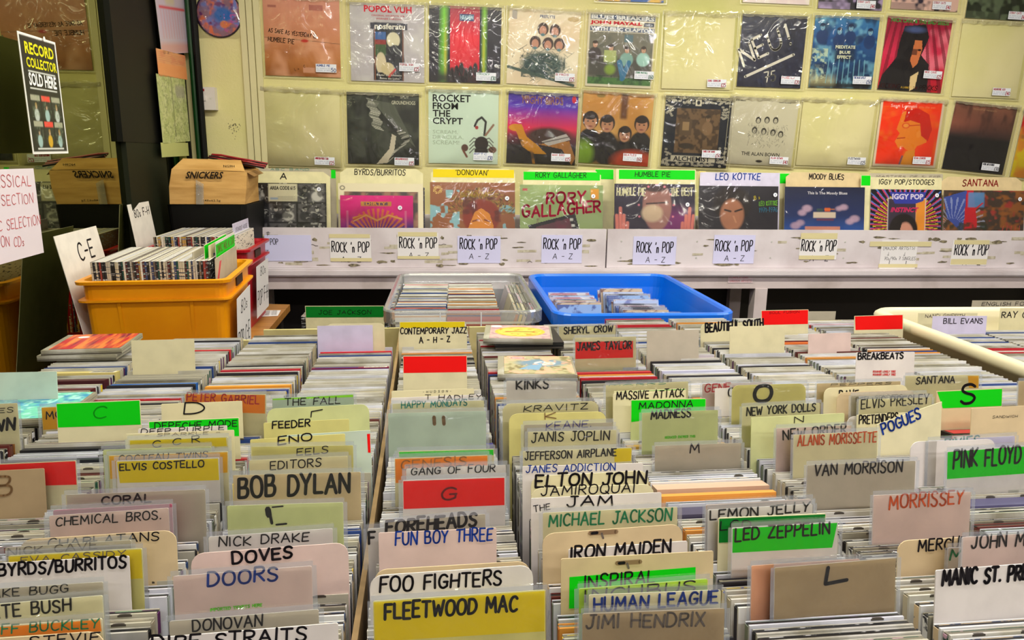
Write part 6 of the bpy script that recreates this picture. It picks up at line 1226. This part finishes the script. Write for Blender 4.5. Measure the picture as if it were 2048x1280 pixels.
# bin 1
a = Art(110, (34, 34, 38), seed=51); rs = random.Random(51)
for gx in range(3):
    for gy in range(3):
        x0, y0 = gx*.333, gy*.26
        if gx == 1 and gy == 0: continue
        a.rect(x0+.01, y0+.01, x0+.32, y0+.25, rs.choice([(40, 40, 44), (60, 58, 60), (96, 94, 96)]))
        for k_ in range(2): a.person(x0+.09+k_*.14, y0+.08, .13, skin=(196, 194, 186), hair=(20, 20, 22), coat=rs.choice([(150, 148, 144), (60, 60, 64), (200, 198, 192)]), wd=.5)
a.noise((18, 18, 22), 14, .5, .65, .7); a.noise((200, 198, 190), 26, .68, .75, .6); a.rect(.34, .01, .67, .24, (206, 200, 172)); a.rect(.36, .19, .45, .22, (120, 150, 190), .7)
for i in range(3): a.line([(.45, .18+.018*i), (.64, .18+.018*i)], .006, (100, 96, 90), .7)
racklp(476, 652, 366, a, 'black and white record of small group photos, leftmost in the wall rack', prnt=[('AREA CODE 615', .36, .65, .09, .05, (24, 22, 24), .03)], sticker=(.92, .08)); rackcard(485, 660, 343, 'cream', [('A', 560, 358, 572, 12, 'black', .16)], 'off-white rack divider card with a single black letter A'); rackcard(500, 672, 337, 'grey', [('ABC BAND', 540, 341, 618, 4, 'teal')], 'grey card just behind the card lettered A in the wall rack', y=.14, stick=('green', 662, 671, 339, 356)); rackfill(480, 660, 0, 9, 'the black and white photo record', seed=1)
# bin 2
a = Art(110, (216, 206, 176), seed=52); a.rect(.07, .11, .94, 1, (70, 60, 60)); a.noise((150, 110, 90), 9, .45, .7, .9, (.07, .11, .94, 1)); a.ell(.05, .06, .03, .03, (60, 56, 50)); a.ell(.05, .06, .02, .02, (216, 206, 176))
racklp(676, 846, 367, a, 'cream-bordered record behind the magenta one in the wall rack', wal=False, dy=.010)
a = Art(110, (214, 30, 130), seed=53); a.gv([(0, (224, 40, 140)), (.25, (224, 40, 140)), (.42, (90, 50, 150)), (.5, (60, 60, 150)), (.62, (40, 170, 180)), (1, (60, 160, 150))]); a.rays(.5, .62, 40, (232, 130, 60), .85, r0=.08, r1=.45, duty=.5); a.rect(0, .0, .07, 1, (224, 40, 140), .4); a.rect(.28, .08, .70, .14, (200, 150, 70)); a.rect(.33, .09, .65, .13, (60, 50, 110), .8)
for i in range(3): a.line([(.18+.0*i, .30+.02*i), (.35, .26), (.5, .33), (.66, .26), (.84, .31)], .03-.008*i, [(236, 170, 60), (214, 90, 60), (240, 200, 120)][i])
a.rect(.08, .2, .11, 1, (226, 130, 170), .8); a.rect(.88, .2, .91, 1, (226, 130, 170), .8); a.rect(.13, .6, .87, 1, (220, 120, 60), .8)
racklp(680, 826, 391, a, 'magenta psychedelic record with orange rays in the wall rack', prnt=[('DIRTY', .35, .63, .128, .04, (226, 170, 80), .02)], sticker=(.82, .16), dy=-.022, lean=.10); rackcard(680, 846, 337, 'cream', [('BYRDS/BURRITOS', 709, 350, 810, 11, 'black', .13)], 'cream rack divider card with black handwriting starting B, above the magenta record'); rackfill(682, 858, 0, 9, 'the magenta record', seed=2)
# bin 3
a = Art(110, (150, 92, 52), seed=54); a.noise((140, 190, 200), 9, .58, .62, .9, (0, .1, .35, 1)); a.noise((140, 190, 200), 9, .6, .64, .9, (.6, .3, 1, 1)); 
rs = random.Random(54)
for i in range(420):
    t = rs.uniform(math.pi, 2*math.pi); r = rs.uniform(.22, .40); x, y = .6+math.cos(t)*r, .42+math.sin(t)*r*.9; a.line([(x, y), (x+.02*math.cos(t*3), y+.02*math.sin(t*3))], .006, rs.choice([(90, 80, 20), (150, 130, 40), (60, 50, 20), (190, 160, 60)]))
a.ell(.60, .46, .22, .24, (140, 50, 24), soft=.03); a.noise((90, 30, 20), 10, .5, .7, .8, (.38, .2, .84, .55)); a.poly([(.45, .6), (.52, .4), (.6, .34), (.7, .42), (.75, .6), (.74, 1), (.42, 1)], (214, 140, 40)); a.line([(.5, .52), (.56, .50)], .02, (130, 60, 20)); a.line([(.64, .50), (.7, .52)], .02, (130, 60, 20)); a.rays(.09, .1, 14, (230, 200, 110), .9, r0=.02, r1=.055)
racklp(860, 1030, 365, a, 'brown record with a red curly-haired face and blue puzzle shapes in the wall rack', words=[('DONOVAN', .36, .19, .68, .18, .06, (180, 150, 70), .2)], sticker=(.905, .21)); rackcard(862, 1030, 337, 'cream', [("'DONOVAN'", 911, 350, 976, 10, 'black', .13)], 'yellow-labelled rack divider card with black handwriting starting D', stick=('yellow', 866, 1028, 339, 355)); rackfill(864, 1040, 0, 9, 'the red curly-haired face record', seed=3)
# bin 4
a = Art(110, (150, 170, 110), seed=55); a.noise((162, 180, 124), 4); a.poly([(.1, .55), (.66, .38), (.72, .62), (.2, 1), (.16, .9)], (30, 28, 34)); a.poly([(.19, .57), (.6, .45), (.64, .64), (.3, .95)], (100, 56, 66)); a.noise((120, 50, 70), 6, .5, .7, .8, (.2, .45, .64, 1))
for x, y in ((.14, .6), (.60, .45), (.62, .53), (.645, .61)): a.rect(x, y, x+.04, y+.035, (220, 220, 210))
a.rect(.85, .05, .95, .19, (226, 160, 40)); a.rect(.03, .05, .09, .08, (190, 60, 70))
racklp(1040, 1206, 370, a, 'pale green record with dark red painted lettering and a film strip, in the wall rack', words=[('RORY', .32, .25, .78, .24, .15, (170, 14, 60), .2), ('GALLAGHER', .03, .44, .97, .36, .15, (170, 14, 60), .2)], sticker=(.88, .15)); rackcard(1046, 1202, 340, 'cream', [('RORY GALLAGHER', 1071, 355, 1172, 10, 'black', .12)], 'green-labelled rack divider card with black handwriting starting R and G', stick=('green', 1047, 1200, 344, 360)); rackfill(1042, 1216, 0, 9, 'the pale green record with film strip', seed=4)
rackcard(1190, 1228, 338, 'cream', [], 'narrow green and yellow tab card between the two green-labelled dividers', y=.15, stick=('green', 1191, 1227, 339, 358), rn=False)
# bin 5
a = Art(110, (40, 30, 56), seed=56); a.rect(.5, .35, .95, 1, (150, 40, 130), .7, soft=.2); a.ell(.53, .30, .18, .34, (170, 120, 110), soft=.02); a.ell(.5, .04, .16, .07, (70, 50, 50), soft=.03); a.ell(.47, .40, .13, .12, (214, 190, 160), soft=.04); a.line([(.40, .27), (.66, .25)], .02, (60, 40, 40)); a.ell(.5, .9, .28, .2, (216, 206, 200), soft=.06)
for x0, s_ in ((.10, 1), (.90, -1)):
    a.ell(x0, .82, .10, .2, (214, 120, 110), soft=.02)
    for k_ in range(4): a.line([(x0-.06+.04*k_, .7), (x0-.07+.045*k_+(.02 if s_ < 0 else 0), .33+(.1*abs(k_-1) if s_ > 0 else .1*abs(2-k_)))], .04, (220, 130, 116))
a.rect(.2, .82, .32, 1, (206, 30, 140)); a.rect(.72, .9, .84, 1, (206, 30, 140))
for k_ in range(9): t = math.pi*(.9+1.2*k_/8); a.ell(.52+.22*math.cos(t), .34+.34*math.sin(t), .014, .014, (230, 130, 150))
racklp(1229, 1390, 368, a, 'dark record with two raised pink hands and a bearded figure, in the wall rack', words=[('HUMBLE PIE', .03, .16, .38, .16, .10, (232, 226, 190), .16), ("THE BEST", .70, .16, .97, .15, .10, (232, 226, 190), .16)], sticker=(.905, .28)); rackcard(1232, 1392, 338, 'cream', [('HUMBLE PIE', 1270, 353, 1340, 9, 'black', .14)], 'green-labelled rack divider card with black handwriting starting H and P', stick=('green', 1238, 1390, 340, 358), rn=False); rackfill(1226, 1396, 0, 9, 'the raised-hands record', seed=5)
# bin 6
a = Art(110, (38, 34, 44), seed=57); a.rect(0, .7, 1, 1, (50, 60, 110), .7, soft=.2); a.ell(.42, .25, .24, .24, (38, 28, 26), soft=.05); a.ell(.42, .40, .15, .22, (176, 120, 90), soft=.03); a.line([(.33, .33), (.40, .35)], .025, (50, 34, 30)); a.line([(.46, .35), (.54, .32)], .025, (50, 34, 30)); a.ell(.46, .62, .06, .03, (70, 30, 30)); a.line([(.44, .42), (.47, .5)], .02, (200, 146, 110)); a.line([(.3, .95), (.6, .72), (1, .62)], .012, (190, 195, 230), .8); a.line([(.55, .9), (1, .82)], .01, (150, 160, 210), .8)
racklp(1398, 1557, 372, a, 'dark portrait record of a frowning person under the blue-lettered divider', words=[('Best of', .70, .19, .86, .15, .05, (226, 206, 60)), ('LEO KOTTKE', .76, .27, .99, .26, .06, (120, 190, 60)), ('1971-1976', .76, .36, .99, .35, .06, (60, 130, 160))], sticker=(.955, .12)); rackcard(1400, 1560, 345, 'lavender', [('LEO KOTTKE', 1431, 359, 1520, 12, 'blue', .15)], 'pale lilac rack divider card with bright blue handwriting', rn=False, stick=None); rackfill(1398, 1566, 0, 9, 'the dark portrait record', seed=6)
rackcard(1398, 1412, 342, 'cream', [], 'small yellow tab card left of the blue-lettered divider', y=.13, stick=('yellow', 1399, 1411, 343, 356), rn=False)
# bin 7
a = Art(110, (36, 46, 86), seed=58); a.gv([(0, (34, 38, 66)), (.4, (34, 50, 100)), (.6, (40, 84, 160)), (1, (44, 90, 170))])
for x, y, rx in ((.28, .30, .06), (.22, .36, .05), (.74, .28, .05), (.68, .30, .04), (.88, .44, .06), (.82, .48, .05), (.20, .50, .05), (.14, .54, .06)): a.ell(x, y, rx, rx*.8, (190, 160, 180), .85, soft=.03)
a.rect(.36, .35, .64, .43, (206, 190, 170)); a.rect(.50, .29, .57, .34, (210, 90, 40)); a.line([(.5, .31), (.62, .31)], .012, (210, 120, 60)); a.rect(.40, .30, .48, .34, (60, 80, 80)); a.rect(.40, .44, .62, .47, (120, 50, 60), .7); a.rect(.26, .55, .70, .68, (206, 140, 120))
racklp(1570, 1730, 374, a, 'dark blue record with small clouds and a floating platform, in the wall rack', prnt=[('This Is The Moody Blues', .28, .78, .115, .05, (214, 210, 214), .02)]); rackcard(1572, 1728, 345, 'beige', [('MOODY BLUES', 1618, 358, 1687, 10, 'black', .16)], 'beige rack divider card with black handwriting starting M and B', rn=True); rackfill(1566, 1740, 0, 9, 'the dark blue cloud record', seed=7)
rackcard(1556, 1582, 345, 'cream', [], 'small yellow and green folded tab between the lilac and beige dividers', y=.13, stick=('green', 1557, 1580, 347, 366), rn=False)
rackcard(1722, 1742, 350, 'cream', [], 'green folded tab left of the two-line divider card', y=.08, stick=('green', 1723, 1741, 351, 370), rn=False)
# bin 8
a = Art(110, (24, 22, 34), seed=59); a.rays(.5, .5, 46, (214, 60, 110), .9, r0=.0, r1=.62, duty=.3); a.rays(.5, .5, 46, (220, 190, 40), .9, r0=.0, r1=.46, duty=.3, ph=.4); a.rays(.5, .5, 46, (90, 130, 220), .8, r0=.45, r1=.68, duty=.2, ph=.75)
a.rect(.24, .12, .78, 1, (216, 206, 214)); a.rect(.25, .13, .64, 1, (60, 50, 70)); a.rect(.64, .13, .77, 1, (226, 150, 50)); a.ell(.47, .56, .20, .22, (30, 22, 26), soft=.02); a.ell(.50, .66, .12, .2, (206, 150, 130), soft=.02); a.poly([(.34, .5), (.45, .46), (.40, .66), (.34, .8)], (30, 22, 26)); a.ell(.46, .60, .02, .01, (40, 30, 30)); a.poly([(.26, .04), (.78, .04), (.74, .16), (.62, .20), (.34, .20)], (50, 60, 160))
racklp(1742, 1884, 379, a, 'starburst record with a dark-haired portrait strip, in the wall rack', prnt=[('IGGY POP', .30, .74, .14, .08, (214, 206, 226), .04), ('INSTINCT', .28, .66, .32, .07, (206, 40, 100), .04, .3)], sticker=(.92, .08)); rackcard(1742, 1884, 355, 'cream', [('IGGY POP/STOOGES', 1758, 368, 1868, 9, 'black', .15)], 'cream rack divider card with small black handwriting on two lines, above the starburst record', rn=False); rackcard(1740, 1886, 347, 'grey', [('MASTERS OF SLEEP', 1752, 355, 1880, 4, 'grey')], 'grey card behind the one above the starburst record', y=.14, rn=False); rackfill(1738, 1896, 0, 9, 'the starburst record', seed=8)
# bin 9
a = Art(110, (70, 54, 46), seed=60); a.noise((150, 90, 40), 12, .45, .65); a.noise((170, 50, 50), 10, .55, .7, .9, (.45, 0, 1, 1)); a.poly([(0, .1), (.3, .0), (.24, .6), (.05, .4)], (60, 80, 160)); a.rays(.12, .5, 30, (180, 190, 220), .5, r0=.1, r1=.4, duty=.3); a.poly([(.28, 0), (.36, 0), (.42, .45), (.40, .7), (.1, 1), (.0, 1), (.25, .6)], (196, 20, 40)); a.rect(.30, .03, .50, .24, (90, 140, 190), .9, soft=.02); a.line([(.36, .3), (.48, .18)], .02, (206, 30, 40)); a.noise((40, 50, 34), 14, .5, .65, .8, (0, .45, .55, 1))
for k_ in range(5): a.line([(.75+.05*k_, .5), (.66+.07*k_, 1)], .01, (206, 80, 60), .8)
racklp(1888, 2050, 381, a, 'crowded multicoloured record with a red figure, rightmost in the wall rack', sticker=(.93, .12)); rackcard(1884, 2044, 354, 'beige', [('SANTANA', 1925, 371, 1996, 12, 'darkred', .15)], 'beige rack divider card with dark red handwriting, rightmost in the wall rack', rn=True); rackfill(1890, 2060, 0, 9, 'the rightmost multicoloured record', seed=9)
# ------------------------------------------------------------------ records stored under the counter
def under(px0, px1, py, y, n, lab, col, stickc=None, txt=None):
    a_ = PY(px0, py, y); c_ = PY(px1, py, y); cx_ = float(a_[0]+c_[0])/2; z1 = float(a_[2]); z0 = z1-.35
    for j in range(n):
        o = P7[(j*5) % 12].copy(); C.objects.link(o); o.matrix_world = frame((cx_-S_/2, y+.006+j*.012, z0+.0), (1, 0, 0), (0, 1, 0), (0, 0, 1)); tag(o, 'LP record under the counter behind '+lab, 'record', 'LP records under the counter behind '+lab)
    wd = float(c_[0]-a_[0]); q = MB(); q.slab([(-wd/2, 0), (wd/2, 0), (wd/2, .35), (-wd/2, .35)], 0, .0015, mat('card_'+col, BASE[col], .55)); 
    if txt: write(q, txt, (-wd*.33, .327), (wd*.33, .327), .012, -.001, ink(INK['black']), .14)
    o = q.build('record_divider', M=frame((cx_, y, z0), (1, 0, 0), (0, 1, 0), (0, 0, 1))); tag(o, lab, 'divider')
    if stickc: s_ = MB(); s_.slab([(-wd/2+.002, .308), (wd/2-.002, .308), (wd/2-.002, .348), (-wd/2+.002, .348)], -.0004, -.0001, mat('dark_green_label' if stickc == 'darkgreen' else 'fluorescent_'+stickc, STK[stickc], .5)); write(s_, 'JOE JACKSON', (-wd*.33, .320), (wd*.33, .320), .014, -.0008, ink(INK['black']), .13); s_.build('colour_label', o)
    q = MB(); q.box(cx_-.19, cx_+.19, y-.02, y+.35, z0-.012, z0-.001, m_dshelf); q.box(cx_-.19, cx_+.19, y-.03, y-.02, z0-.012, z0+.12, m_dshelf)
    for sx in (cx_-.18, cx_+.15): q.box(sx, sx+.03, y, y+.03, 0, z0-.012, m_dshelf); q.box(sx, sx+.03, y+.3, y+.33, 0, z0-.012, m_dshelf)
    o = q.build('record_bin'); tag(o, 'dark floor bin holding the records with '+lab, 'bin')
under(610, 768, 612, 2.62, 7, 'a dark green labelled card', 'cream', 'darkgreen')
under(1602, 1672, 623, 2.45, 3, 'a plain grey card', 'grey')

tag(STUFF.build('compact_disc_cases'), 'hundreds of upright CD cases packed behind the front ones and inside the clear and cream tubs', 'CDs', kind='stuff')

# end
